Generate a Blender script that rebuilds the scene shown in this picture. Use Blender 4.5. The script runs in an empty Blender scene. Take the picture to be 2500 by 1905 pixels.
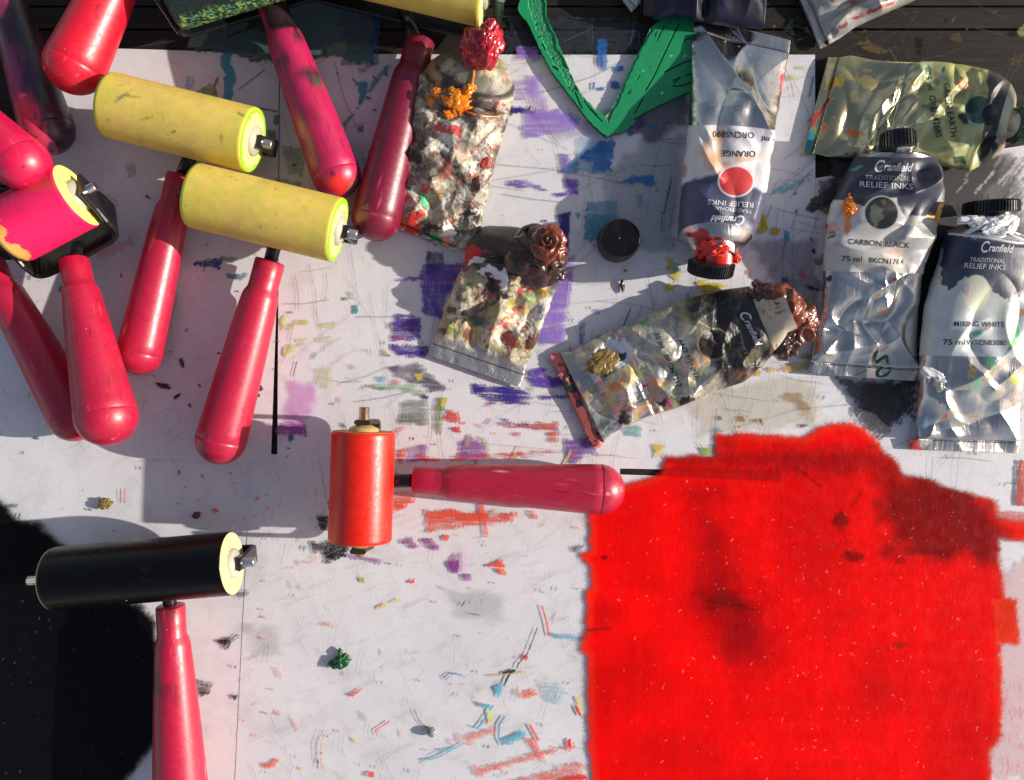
import bpy, math, random
import numpy as np
from mathutils import Vector, noise as mnoise
from mathutils.bvhtree import BVHTree

random.seed(7)
SC = bpy.context.scene
COL = SC.collection

# ------------------------------------------------------------------ camera, sky, sun, exposure
W, Hh = 2500.0, 1905.0
S = 4167.0                      # photo pixels per metre on the table top
F = 1927.0                      # focal length in photo pixels
CAMH = F / S
CX, CY = W / 2, Hh / 2
SUN_EL, SUN_AZ = math.radians(21.3), math.radians(-1.7)      # sun low at the right

cam = bpy.data.cameras.new("camera")
cam_o = bpy.data.objects.new("camera", cam); COL.objects.link(cam_o)
cam.sensor_width = 36; cam.lens = 36 * F / W
cam.clip_start = 0.01; cam.clip_end = 50
cam_o.location = (0, 0, CAMH)
SC.camera = cam_o

world = bpy.data.worlds.new("World"); SC.world = world; world.use_nodes = True
wn = world.node_tree; bg = wn.nodes["Background"]
sky = wn.nodes.new("ShaderNodeTexSky"); sky.sky_type = 'NISHITA'; sky.sun_disc = False
sky.sun_elevation = SUN_EL; sky.sun_rotation = math.radians(90) - SUN_AZ
tint = wn.nodes.new('ShaderNodeMix'); tint.data_type = 'RGBA'; tint.blend_type = 'MULTIPLY'; tint.inputs[0].default_value = 1; tint.inputs[7].default_value = (1.2, .97, .86, 1)
wn.links.new(sky.outputs[0], tint.inputs[6]); wn.links.new(tint.outputs[2], bg.inputs[0]); bg.inputs[1].default_value = 0.102

sun = bpy.data.lights.new("sun", 'SUN'); sun.energy = 4.0; sun.angle = math.radians(0.6)
sun.color = (1.0, 0.93, 0.84)
sun_o = bpy.data.objects.new("sun", sun); COL.objects.link(sun_o)
sdir = Vector((math.cos(SUN_EL) * math.cos(SUN_AZ), math.cos(SUN_EL) * math.sin(SUN_AZ), math.sin(SUN_EL)))
sun_o.location = sdir * 3
sun_o.rotation_euler = sdir.to_track_quat('Z', 'Y').to_euler()

SC.view_settings.view_transform = 'Standard'
SC.view_settings.look = 'None'
SC.view_settings.exposure = 0.5
SC.view_settings.gamma = 1
SC.cycles.max_bounces = 8
SC.cycles.transparent_max_bounces = 16

# ------------------------------------------------------------------ helpers
VIEWS = {'s': (0, 0, 1.0), 'o': (0, 0, 0.882), 'a': (0, 0, 2.625), 'b': (600, 0, 2.625), 'c': (1240, 0, 2.625),
         'd': (1860, 0, 2.625), 'e': (0, 600, 2.6257), 'f': (700, 500, 2.6257), 'g': (1300, 560, 2.6257),
         'h': (1860, 480, 2.625), 'i': (0, 1200, 2.383), 'j': (700, 960, 2.45), 'k': (600, 1300, 2.45),
         'l': (1400, 1000, 1.8564), 'm': (1180, 0, 4.24), 'n': (380, 0, 5.25)}
def V(v, *pts):
    x0, y0, s = VIEWS[v]
    return [(x0 + x / s, y0 + y / s) for x, y in pts]
def P(p, z=0.0):
    k = (CAMH - z) / CAMH
    return Vector(((p[0] - CX) / S * k, -(p[1] - CY) / S * k, z))
def proj(v):
    k = CAMH / (CAMH - v[:, 2])
    return v[:, 0] * k * S + CX, CY - v[:, 1] * k * S
def lin(c):
    c = np.asarray(c, float) / 255.0
    return np.where(c <= 0.04045, c / 12.92, ((c + 0.055) / 1.055) ** 2.4)

def _hash(ix, iy, seed):
    h = (ix.astype(np.int64) * 374761393 + iy.astype(np.int64) * 668265263 + seed * 1442695041) & 0xFFFFFFFF
    h = ((h ^ (h >> 13)) * 1274126177) & 0xFFFFFFFF
    h = (h ^ (h >> 16)) & 0xFFFF
    return h / 65535.0
def vn(x, y, seed=0):
    ix, iy = np.floor(x), np.floor(y)
    fx, fy = x - ix, y - iy
    fx = fx * fx * fx * (fx * (fx * 6 - 15) + 10); fy = fy * fy * fy * (fy * (fy * 6 - 15) + 10)
    a = _hash(ix, iy, seed); b = _hash(ix + 1, iy, seed); c = _hash(ix, iy + 1, seed); d = _hash(ix + 1, iy + 1, seed)
    return (a + (b - a) * fx + (c - a) * fy + (a - b - c + d) * fx * fy) * 2 - 1
def fbm(x, y, seed=0, o=4, g=0.5):
    r, amp, t = 0, 1.0, 0
    for i in range(o):
        r = r + amp * vn(x * 2 ** i + 17.3 * i, y * 2 ** i - 9.1 * i, seed + i); t += amp; amp *= g
    return r / t * 1.5
def sstep(a, b, x):
    t = np.clip((x - a) / (b - a), 0, 1); return t * t * (3 - 2 * t)
def poly_sd(x, y, poly):
    d2 = np.full(x.shape, 1e18); ins = np.zeros(x.shape, bool); n = len(poly)
    for i in range(n):
        ax, ay = poly[i]; bx, by = poly[(i + 1) % n]
        ex, ey = bx - ax, by - ay
        t = np.clip(((x - ax) * ex + (y - ay) * ey) / (ex * ex + ey * ey + 1e-9), 0, 1)
        d2 = np.minimum(d2, (x - ax - t * ex) ** 2 + (y - ay - t * ey) ** 2)
        if ay != by:
            cr = ((ay > y) != (by > y)) & (x < (bx - ax) * (y - ay) / (by - ay) + ax)
            ins ^= cr
    d = np.sqrt(d2)
    return np.where(ins, d, -d)
def seg_d(x, y, pts):
    d2 = np.full(x.shape, 1e18)
    for (ax, ay), (bx, by) in zip(pts[:-1], pts[1:]):
        ex, ey = bx - ax, by - ay
        t = np.clip(((x - ax) * ex + (y - ay) * ey) / (ex * ex + ey * ey + 1e-9), 0, 1)
        d2 = np.minimum(d2, (x - ax - t * ex) ** 2 + (y - ay - t * ey) ** 2)
    return np.sqrt(d2)

class Paint:
    """pigment laid on a set of surface points (x, y in photo pixels)"""
    def __init__(s, x, y, base=None, alpha=0.0):
        s.x, s.y = x.ravel(), y.ravel(); n = s.x.size
        s.c = np.zeros((n, 3)); s.a = np.full(n, float(alpha)); s.t = np.zeros(n)
        if base is not None: s.c[:] = lin(base)
        s.seed = 100; s.streaky = False
    def _lay(s, k, m, col, thick=0.0):
        a0 = s.a[k]; an = m + a0 * (1 - m)
        cc = lin(col)
        w = np.where(an > 1e-6, m / np.maximum(an, 1e-6), 0)[:, None]
        s.c[k] = s.c[k] * (1 - w) + cc * w
        s.a[k] = an
        if thick: s.t[k] = np.maximum(s.t[k], thick * m)
    def _k(s, x0, y0, x1, y1):
        return np.nonzero((s.x > x0) & (s.x < x1) & (s.y > y0) & (s.y < y1))[0]
    def poly(s, pts, col, al=1.0, rough=5, soft=1.5, dry=0.0, ang=0.0, fr=0.09, grain=0.0, thick=0.0):
        s.seed += 1
        xs = [p[0] for p in pts]; ys = [p[1] for p in pts]; g = rough * 1.5 + soft + 2
        k = s._k(min(xs) - g, min(ys) - g, max(xs) + g, max(ys) + g)
        if not k.size: return
        x, y = s.x[k], s.y[k]
        d = poly_sd(x, y, pts) + rough * fbm(x * fr, y * fr, s.seed, 4)
        m = sstep(-soft, soft, d) * al
        if s.streaky:
            k1 = fbm(x * .012, y * .16, s.seed + 3, 3); k2 = fbm(x * .16, y * .012, s.seed + 4, 3)
            m = m * (1 - .34 * sstep(.0, .75, k1) - .14 * sstep(.1, .8, k2)) * (1 - .3 * sstep(-.2, .6, fbm(x * .02, y * .02, s.seed + 8, 4)))
        if dry:
            ca, sa = math.cos(math.radians(ang)), math.sin(math.radians(ang))
            u, v = x * ca + y * sa, -x * sa + y * ca
            st = fbm(u * 0.02, v * 0.35, s.seed + 7, 3) + 0.8 * fbm(u * 0.3, v * 0.5, s.seed + 9, 3)
            m = m * sstep(-0.9, 0.1, st - dry * 1.6 + 0.8 + d * 0.01)
        if grain:
            gn = fbm(x * 0.6, y * 0.6, s.seed + 5, 2)
            m = m * sstep(-0.2, 0.2, gn + (1 - grain) + np.clip(d * 0.02, -.2, .6))
        s._lay(k, m, col, thick)
    def line(s, pts, w, col, al=1.0, rough=0.5, thick=0.0, soft=0.8, taper=False):
        s.seed += 1
        xs = [p[0] for p in pts]; ys = [p[1] for p in pts]; g = w + rough * 2 + 3
        k = s._k(min(xs) - g, min(ys) - g, max(xs) + g, max(ys) + g)
        if not k.size: return
        x, y = s.x[k], s.y[k]
        d = w / 2 - seg_d(x, y, pts) + rough * fbm(x * .15, y * .15, s.seed, 3)
        s._lay(k, sstep(-soft, soft, d) * al, col, thick)
    def blob(s, p, rx, ry, col, al=1.0, rough=0.35, soft=0.25, rot=0, thick=0.0, fr=1.6):
        s.seed += 1
        g = max(rx, ry) * (1.3 + rough + soft)
        k = s._k(p[0] - g, p[1] - g, p[0] + g, p[1] + g)
        if not k.size: return
        ca, sa = math.cos(math.radians(rot)), math.sin(math.radians(rot))
        x, y = s.x[k] - p[0], s.y[k] - p[1]
        u, v = (x * ca + y * sa) / rx, (-x * sa + y * ca) / ry
        d = 1 - np.sqrt(u * u + v * v) + rough * fbm(u * fr + 5, v * fr + s.seed, s.seed, 4)
        s._lay(k, sstep(-soft, soft, d) * al, col, thick)

def tag(o, label=None, cat=None, group=None, kind=None):
    if label: o['label'] = label
    if cat: o['category'] = cat
    if group: o['group'] = group
    if kind: o['kind'] = kind
    return o
def link(o, parent=None):
    COL.objects.link(o)
    if parent is not None: o.parent = parent; o.matrix_parent_inverse = parent.matrix_world.inverted()
    return o
def empty(name, loc):
    o = bpy.data.objects.new(name, None); COL.objects.link(o); o.location = loc; o.empty_display_size = 0.01
    bpy.context.view_layer.update(); return o
def attrs(me, **kw):
    for n, a in kw.items():
        a = np.asarray(a, np.float32)
        if a.ndim == 1:
            me.attributes.new(n, 'FLOAT', 'POINT').data.foreach_set('value', a)
        elif a.shape[1] == 3 and n == 'uvc':
            me.attributes.new(n, 'FLOAT_VECTOR', 'POINT').data.foreach_set('vector', a.ravel())
        else:
            b = np.ones((len(a), 4), np.float32); b[:, :a.shape[1]] = a
            me.attributes.new(n, 'FLOAT_COLOR', 'POINT').data.foreach_set('color', b.ravel())
def quads(name, v, q, mats, parent=None, smooth=True, **kw):
    """mesh from numpy vertices and quads"""
    me = bpy.data.meshes.new(name); v = np.asarray(v, np.float32); q = np.asarray(q, np.int32)
    me.vertices.add(len(v)); me.vertices.foreach_set('co', v.ravel())
    me.loops.add(q.size); me.loops.foreach_set('vertex_index', q.ravel())
    me.polygons.add(len(q)); me.polygons.foreach_set('loop_start', np.arange(0, q.size, 4, dtype=np.int32))
    me.polygons.foreach_set('loop_total', np.full(len(q), 4, np.int32))
    me.polygons.foreach_set('use_smooth', np.full(len(q), smooth, bool))
    me.update(calc_edges=True)
    for m in (mats if isinstance(mats, list) else [mats]): me.materials.append(m)
    attrs(me, **kw)
    return link(bpy.data.objects.new(name, me), parent)
def pydata(name, v, f, mats, parent=None, smooth=True, midx=None):
    me = bpy.data.meshes.new(name); me.from_pydata([tuple(p) for p in v], [], f)
    for m in (mats if isinstance(mats, list) else [mats]): me.materials.append(m)
    if smooth: me.polygons.foreach_set('use_smooth', [True] * len(me.polygons))
    if midx is not None: me.polygons.foreach_set('material_index', midx)
    me.update(); return link(bpy.data.objects.new(name, me), parent)

# ------------------------------------------------------------------ materials
class NT:
    def __init__(s, name):
        s.m = bpy.data.materials.new(name); s.m.use_nodes = True; s.t = s.m.node_tree
        s.b = s.t.nodes['Principled BSDF']; s.out = s.t.nodes['Material Output']
    def n(s, typ, **kw):
        x = s.t.nodes.new('ShaderNode' + typ)
        for k, v in kw.items():
            if k.startswith('i_'):
                kk = k[2:]; kk = int(kk) if kk.isdigit() else kk.replace('_', ' ')
                x.inputs[kk].default_value = v
            else: setattr(x, k, v)
        return x
    def l(s, a, b): s.t.links.new(a, b)
    def coord(s, scale=(1, 1, 1)):
        c = s.n('TexCoord'); m = s.n('Mapping'); m.inputs['Scale'].default_value = scale
        s.l(c.outputs['Object'], m.inputs[0]); return m.outputs[0]
    def noise(s, vec, scale, detail=4, rough=0.6):
        x = s.n('TexNoise', i_Scale=scale, i_Detail=detail, i_Roughness=rough); s.l(vec, x.inputs['Vector']); return x.outputs[0]
    def ramp(s, f, stops):
        r = s.n('ValToRGB'); e = r.color_ramp.elements
        while len(e) < len(stops): e.new(0.5)
        for x, (p, c) in zip(e, stops): x.position = p; x.color = (*c, 1) if len(c) == 3 else c
        s.l(f, r.inputs[0]); return r.outputs[0]
    def mix(s, f, a, b, typ='MIX'):
        x = s.n('Mix', data_type='RGBA', blend_type=typ)
        for v, i in ((f, 0), (a, 6), (b, 7)):
            if hasattr(v, 'is_output'): s.l(v, x.inputs[i])
            else: x.inputs[i].default_value = v if i == 0 else (*v, 1)
        return x.outputs[2]
    def bump(s, f, strength, dist):
        x = s.n('Bump', i_Strength=strength, i_Distance=dist); s.l(f, x.inputs['Height'])
        p = getattr(s, '_bp', None)
        if p: s.l(p, x.inputs['Normal'])
        s._bp = x.outputs[0]; s.l(x.outputs[0], s.b.inputs['Normal'])
    def attr(s, name, out='Color'):
        return s.n('Attribute', attribute_name=name).outputs[out]

def plain(name, rgb, rough=0.5, metal=0.0, bump=0.0, bscale=400, spec=0.5, coat=0.0, var=0.12):
    t = NT(name); c = t.coord()
    n = t.noise(c, bscale * .25, 5)
    t.l(t.mix(n, tuple(x * (1 - var) for x in rgb), tuple(min(1, x * (1 + var)) for x in rgb)), t.b.inputs['Base Color'])
    r = t.ramp(t.noise(c, bscale * .4, 4), [(0.3, (rough * .75,) * 3), (0.7, (min(1, rough * 1.25),) * 3)])
    t.l(r, t.b.inputs['Roughness'])
    t.b.inputs['Metallic'].default_value = metal; t.b.inputs['Specular IOR Level'].default_value = spec
    t.b.inputs['Coat Weight'].default_value = coat
    if bump: t.bump(t.noise(c, bscale, 5), 1.0, bump)
    return t.m

def painted(name, rough=0.4, bump=0.0, bscale=900, metal_attr=False, brushed=False, alpha=False, lint=0.0, spec=0.5, rattr=False, sss=0.0, var=.12):
    """surface whose pigment is stored on its points"""
    t = NT(name); col = t.attr('Col'); c = t.coord()
    if lint:
        v = t.n('TexVoronoi', i_Scale=lint); t.l(c, v.inputs['Vector'])
        w = t.noise(c, lint * 2.2, 2)
        mm = t.n('Math', operation='ADD'); t.l(v.outputs['Distance'], mm.inputs[0])
        m2 = t.n('Math', operation='MULTIPLY', i_1=0.25); t.l(w, m2.inputs[0]); t.l(m2.outputs[0], mm.inputs[1])
        col = t.mix(t.ramp(mm.outputs[0], [(0.135, (1, 1, 1)), (0.16, (0, 0, 0))]), col, (0.75, 0.6, 0.6))
    var = t.ramp(t.noise(c, bscale * .12, 5, .65), [(0.3, (1 - var,) * 3), (0.7, (1 + var * .5,) * 3)])
    col = t.mix(1.0, col, var, 'MULTIPLY')
    t.l(col, t.b.inputs['Base Color'])
    if rattr: t.l(t.attr('rgh', 'Fac'), t.b.inputs['Roughness'])
    else: t.l(t.ramp(t.noise(c, bscale * .3, 4), [(0.3, (rough * .7,) * 3), (0.7, (min(1, rough * 1.3),) * 3)]), t.b.inputs['Roughness'])
    t.b.inputs['Specular IOR Level'].default_value = spec
    if metal_attr: t.l(t.attr('met', 'Fac'), t.b.inputs['Metallic'])
    if sss:
        t.b.inputs['Subsurface Weight'].default_value = sss; t.b.inputs['Subsurface Scale'].default_value = 0.002
    if brushed:
        m = t.n('Mapping'); m.inputs['Scale'].default_value = (3, 160, 1); t.l(t.attr('uvc', 'Vector'), m.inputs[0])
        t.bump(t.noise(m.outputs[0], 1.0, 3, .7), 0.35, 0.0003)
    if bump: t.bump(t.noise(c, bscale, 5, .65), 1.0, bump)
    if alpha:
        tr = t.n('BsdfTransparent'); mx = t.n('MixShader')
        t.l(t.attr('alp', 'Fac'), mx.inputs[0]); t.l(tr.outputs[0], mx.inputs[1]); t.l(t.b.outputs[0], mx.inputs[2])
        t.l(mx.outputs[0], t.out.inputs[0])
    return t.m

M = {}
M['ink'] = painted('dried ink', rough=0.5, bump=0.00006, bscale=2500, alpha=True)
M['slab'] = painted('wet red ink', rough=0.30, bump=0.0, bscale=500, alpha=True, spec=0.2, var=.03)
M['blackslab'] = painted('wet black ink', rough=0.5, bump=0.00004, bscale=1500, alpha=True, spec=0.12)
M['tube'] = painted('printed aluminium tube', bump=0.00004, bscale=900, metal_attr=True, brushed=True, rattr=True)
M['crust'] = painted('tube crusted with dried ink', bump=0.0003, bscale=600, metal_attr=True, rattr=True)
M['lino'] = painted('inked lino', rough=0.42, bump=0.00012, bscale=900)
M['handle'] = painted('red plastic grip', rough=0.38, bump=0.000015, bscale=1400, lint=260, spec=0.65)
M['handle'].node_tree.nodes['Principled BSDF'].inputs['Coat Weight'].default_value = .08; M['handle'].node_tree.nodes['Principled BSDF'].inputs['Coat Roughness'].default_value = .3
M['sleeve'] = painted('rubber roller sleeve', rough=0.55, bump=0.00005, bscale=1400)
M['sleevewet'] = painted('wet inked roller sleeve', rough=0.34, bump=0.00009, bscale=1500, lint=170)
M['sleeveblack'] = painted('wet black roller sleeve', rough=0.3, bump=0.00004, bscale=1500, lint=110, spec=.28)
M['yoke'] = plain('black plastic frame', (0.012, 0.012, 0.013), 0.28, bump=0.00008, bscale=300)
M['steel'] = plain('steel pin', (0.6, 0.58, 0.54), 0.25, 1.0, bump=0.00003, bscale=600)
M['brass'] = plain('brass pin', (0.62, 0.40, 0.22), 0.3, 1.0, bump=0.00005, bscale=600)
M['rust'] = plain('worn steel plate', (0.07, 0.05, 0.035), 0.4, 0.6, bump=0.0001, bscale=500, var=.5)
M['brasshub'] = plain('yellowed bush', (0.5, 0.36, 0.13), 0.4)
M['nylon'] = plain('nylon bush', (0.45, 0.43, 0.34), 0.35)
M['cream'] = painted('foam roller end', rough=0.6, bump=0.00008, bscale=1500)
M['cap'] = plain('black plastic screw cap', (0.013, 0.013, 0.013), 0.32, bump=0.00004, bscale=700, var=.4)
M['txtblack'] = plain('black print', (0.012, 0.012, 0.015), 0.5)
M['txtwhite'] = plain('white print', (0.7, 0.7, 0.68), 0.5)
M['txtgrey'] = plain('grey print', (0.42, 0.42, 0.42), 0.5)
def blobmat(name, a, b, rough=0.2, bump=0.00014, bs=800):
    t = NT(name); c = t.coord(); n = t.noise(c, 180, 6, .7)
    t.l(t.ramp(n, [(0.35, a), (0.65, b)]), t.b.inputs['Base Color'])
    t.b.inputs['Roughness'].default_value = rough; t.b.inputs['Coat Weight'].default_value = 0.35
    t.b.inputs['Coat Roughness'].default_value = 0.12
    t.bump(t.noise(c, bs, 5, .7), 1.0, bump); return t.m
M['bred'] = blobmat('crimson ink lump', (0.22, 0.002, 0.012), (0.5, 0.008, 0.03))
M['bscar'] = blobmat('scarlet ink', (0.62, 0.01, 0.004), (0.85, 0.05, 0.02))
M['borange'] = blobmat('orange ink', (0.75, 0.17, 0.004), (0.9, 0.3, 0.01))
M['bbrown'] = blobmat('brown ink skin', (0.03, 0.014, 0.010), (0.09, 0.04, 0.03))
M['bsienna'] = blobmat('reddish brown ink', (0.10, 0.022, 0.010), (0.28, 0.07, 0.035))
M['bwhite'] = blobmat('white ink', (0.7, 0.7, 0.7), (0.85, 0.85, 0.85), rough=.35)
M['bblack'] = blobmat('black ink crust', (0.006, 0.006, 0.006), (0.02, 0.02, 0.02))
M['capgreen'] = blobmat('dark green crusted cap', (0.004, 0.018, 0.012), (0.012, 0.05, 0.03), rough=.3, bump=.0002)
M['bgreen'] = blobmat('green ink crumb', (0.006, 0.07, 0.02), (0.015, 0.16, 0.045), rough=.35)
M['bgold'] = blobmat('ochre ink crumb', (0.12, 0.08, 0.02), (0.3, 0.2, 0.05), rough=.4)
M['bgrey'] = blobmat('grey ink blob', (0.2, 0.22, 0.2), (0.3, 0.32, 0.3), rough=.15, bump=.00005)
M['bwine'] = blobmat('dark wine crumb', (0.06, 0.004, 0.008), (0.12, 0.01, 0.015), rough=.35)

def m_paper():
    t = NT('smudged white paper'); c = t.coord()
    g = t.n('NewGeometry').outputs['Position']
    n1 = t.noise(g, 9, 6, .7); n2 = t.noise(g, 260, 6, .7); n3 = t.noise(g, 34, 7, .75)
    base = t.ramp(n1, [(0.3, (0.66, 0.65, 0.67)), (0.7, (0.80, 0.79, 0.80))])
    base = t.mix(t.ramp(n3, [(0.50, (0, 0, 0)), (0.78, (0.75, .75, .75))]), base, (0.52, 0.51, 0.52))
    n4 = t.noise(g, 900, 3, .6)
    base = t.mix(t.ramp(n4, [(0.60, (0, 0, 0)), (0.68, (0.4, .4, .4))]), base, (0.42, 0.41, 0.42))
    base = t.mix(t.ramp(n2, [(0.66, (0, 0, 0)), (0.80, (0.35, .35, .35))]), base, (0.50, 0.48, 0.46))
    t.l(base, t.b.inputs['Base Color']); t.b.inputs['Roughness'].default_value = 0.6
    t.bump(t.noise(g, 1100, 4, .7), 1.0, 0.00009); return t.m
M['paper'] = m_paper()
def m_wood():
    t = NT('weathered dark boards'); g = t.n('NewGeometry').outputs['Position']
    m = t.n('Mapping'); m.inputs['Scale'].default_value = (12, 190, 60); t.l(g, m.inputs[0])
    n = t.noise(m.outputs[0], 1, 8, .75); n2 = t.noise(g, 20, 6, .7)
    base = t.ramp(n, [(0.3, (0.005, 0.004, 0.004)), (0.5, (0.016, 0.012, 0.009)), (0.78, (0.042, 0.032, 0.024))])
    base = t.mix(t.ramp(n2, [(0.5, (0, 0, 0)), (0.7, (.6, .6, .6))]), base, (0.013, 0.011, 0.010))
    sp = t.ramp(t.noise(g, 900, 2, .5), [(0.7, (0, 0, 0)), (0.78, (.5, .5, .5))])
    base = t.mix(sp, base, (0.22, 0.18, 0.13))
    t.l(base, t.b.inputs['Base Color']); t.b.inputs['Roughness'].default_value = 0.7
    t.b.inputs['Specular IOR Level'].default_value = .25
    t.bump(n, 1.0, 0.0008); return t.m
M['wood'] = m_wood()

# ------------------------------------------------------------------ the table and its papers
def box_mesh(name, pts2, z0, z1, mat, parent=None):
    n = len(pts2); v = [(x, y, z0) for x, y in pts2] + [(x, y, z1) for x, y in pts2]
    f = [list(range(n - 1, -1, -1)), list(range(n, 2 * n))] + [[i, (i + 1) % n, n + (i + 1) % n, n + i] for i in range(n)]
    return pydata(name, v, f, mat, parent, smooth=False)
def wpoly(px, z):       # photo outline -> counter-clockwise world outline
    w = [P(p, z)[:2] for p in px]
    ar = sum(w[i][0] * w[(i + 1) % len(w)][1] - w[(i + 1) % len(w)][0] * w[i][1] for i in range(len(w)))
    return w if ar > 0 else w[::-1]
table = empty('table', (0, 0, -0.0018)); tag(table, kind='structure')
ys = [1.2, .42, .313, .2255, .2120, .12, .02, -.08, -.18, -.28, -.38, -1.2]
for i in range(len(ys) - 1):
    a, b = ys[i] - .0007, ys[i + 1] + .0007
    box_mesh('board', [(-1.5, b), (1.5, b), (1.5, a), (-1.5, a)], -0.026, -0.0018 + (0.0003 if i % 2 else 0), M['wood'], table)
box_mesh('underlay', [(-1.5, -1.19), (1.5, -1.19), (1.5, 1.19), (-1.5, 1.19)], -0.03, -0.0262, M['yoke'], table)

def paper(px, z, label):
    o = box_mesh('paper_sheet', wpoly(px, z), z - 0.00012, z, M['paper'])
    tag(o, label, 'paper', 'white paper sheets under the inks')
paper(V('o', (87, 100), (330, 107), (601, 116), (598, 570), (583, 999), (-300, 960), (-300, 560), (60, 560)), -0.0006,
      'paper sheet under the pile of pink roller handles, its right edge along a dark gap')
paper(V('o', (603, 116), (1180, 118), (1755, 118), (1757, 1040), (1700, 1016), (1330, 1009), (597, 995)), -0.0008,
      'large paper sheet with purple and blue smears under the crumpled tubes')
paper(V('o', (-300, 900), (545, 900), (530, 1300), (500, 1760), (-300, 1760)), -0.0012,
      'lower left paper sheet beside the black ink slab')
paper(V('o', (541, 978), (1335, 985), (1335, 1022), (1692, 1034), (1692, 985), (1750, 985), (2600, 1090), (2600, 1900), (495, 1900)), -0.0010,
      'lower paper sheet carrying the red ink slab, flecked with orange strokes')
paper(V('o', (1750, 385), (2100, 330), (2600, 250), (2600, 1112), (1750, 1085)), -0.00115,
      'grey scuffed paper sheet under the black and white ink tubes')

# ------------------------------------------------------------------ ink smears on the clear working surface
STEP = 1.75
gx = np.arange(-40, W + 40, STEP); gy = np.arange(-40, Hh + 40, STEP)
GX, GY = np.meshgrid(gx, gy)
pt = Paint(GX, GY)
PUR = (104, 58, 178); PUR2 = (84, 44, 150); IND = (52, 34, 140); BLU = (18, 96, 176); TEAL = (64, 150, 170); CYA = (60, 180, 210)
YEL = (214, 200, 40); GRN = (70, 130, 70); OLV = (130, 150, 50); RED = (226, 50, 30); ORA = (236, 90, 40); BLK = (14, 14, 18); GREY = (90, 90, 92)
LIL = (160, 120, 210); MAG = (150, 60, 160)
# broad stains and tints first, one of them a painted pink reflection
pt.poly(V('n', (470, 330), (640, 300), (960, 170), (1500, -150), (2400, -150), (2400, 640), (2205, 700), (1540, 800), (1300, 770), (830, 690), (420, 610)), (70, 100, 96), .8, 8, 2, .15)
pt.poly(V('b', (200, -60), (830, -60), (810, 410), (430, 350), (200, 340)), (64, 92, 98), .75, 8, 2, .15)
pt.poly(V('c', (0, 100), (1200, 150), (1180, 340), (0, 340)), (50, 60, 72), .45, 10, 5, .4)
pt.poly(V('b', (620, 290), (820, 290), (820, 420), (610, 420)), (60, 120, 110), .45, 4, 1.5)
pt.poly(V('n', (460, 330), (650, 330), (660, 460), (570, 610), (415, 600)), (120, 150, 140), .5, 3, 1.5)
pt.poly(V('n', (1165, 60), (1450, 30), (1480, 330), (1380, 420), (1290, 350), (1190, 370), (1160, 240)), (24, 12, 10), .8, 8, 1.5)
for v, pts, col, al in [
    ('f', [(0, 1120), (175, 1150), (165, 1360), (-10, 1420)], (226, 140, 220), .45),  # pink light reflected off the grips, painted onto the paper
    ('c', [(620, 1100), (1000, 800), (1120, 900), (1050, 1600), (640, 1650)], (120, 122, 130), .3),
    ('c', [(760, 640), (1170, 560), (1150, 800), (900, 900)], (60, 60, 70), .6),
    ('c', [(240, 880), (700, 700), (600, 900)], (150, 140, 190), .3),
    ('k', [(1200, 330), (1560, 380), (1560, 540), (1280, 500)], (130, 130, 130), .18),
    ('k', [(0, 560), (180, 540), (200, 700), (60, 740)], (140, 140, 138), .2),
    ('d', [(470, 1000), (1600, 1000), (1700, 1500), (1180, 1700), (460, 1500)], (96, 92, 92), .7),
    ('d', [(1150, 1080), (1560, 1000), (1320, 1500), (1100, 1700)], (50, 46, 44), .85),
    ('h', [(940, 0), (1300, 60), (1080, 640), (980, 1200), (900, 1200)], (54, 54, 58), .85),
    ('g', [(1400, 80), (1830, 60), (1830, 640), (1700, 640)], (130, 125, 140), .45),
    ('g', [(1000, 1080), (1500, 960), (1830, 1000), (1830, 1260), (1100, 1330)], (205, 192, 160), .35)]:  # soft cream tint on the paper below the sienna tube
    pt.poly(V(v, *pts), col, al, 14, 12, fr=.03)
pt.poly(V('h', (480, 1165), (980, 1190), (990, 1420), (900, 1400), (760, 1560), (640, 1450), (590, 1300)), (60, 60, 64), .85, 14, 6, .4, 130)
pt.poly(V('h', (640, 1200), (900, 1200), (760, 1380), (650, 1380)), (26, 26, 28), .8, 12, 6, .2, 130)
for q in range(16):
    a = random.uniform(0, 60)
    pt.line(V('h', (650 + q * 16, 1200 + a), (720 + q * 14, 1330 + a), (700 + q * 12, 1440 + a * .6)), random.uniform(2, 6), (30, 30, 32), .6, 2)
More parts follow.
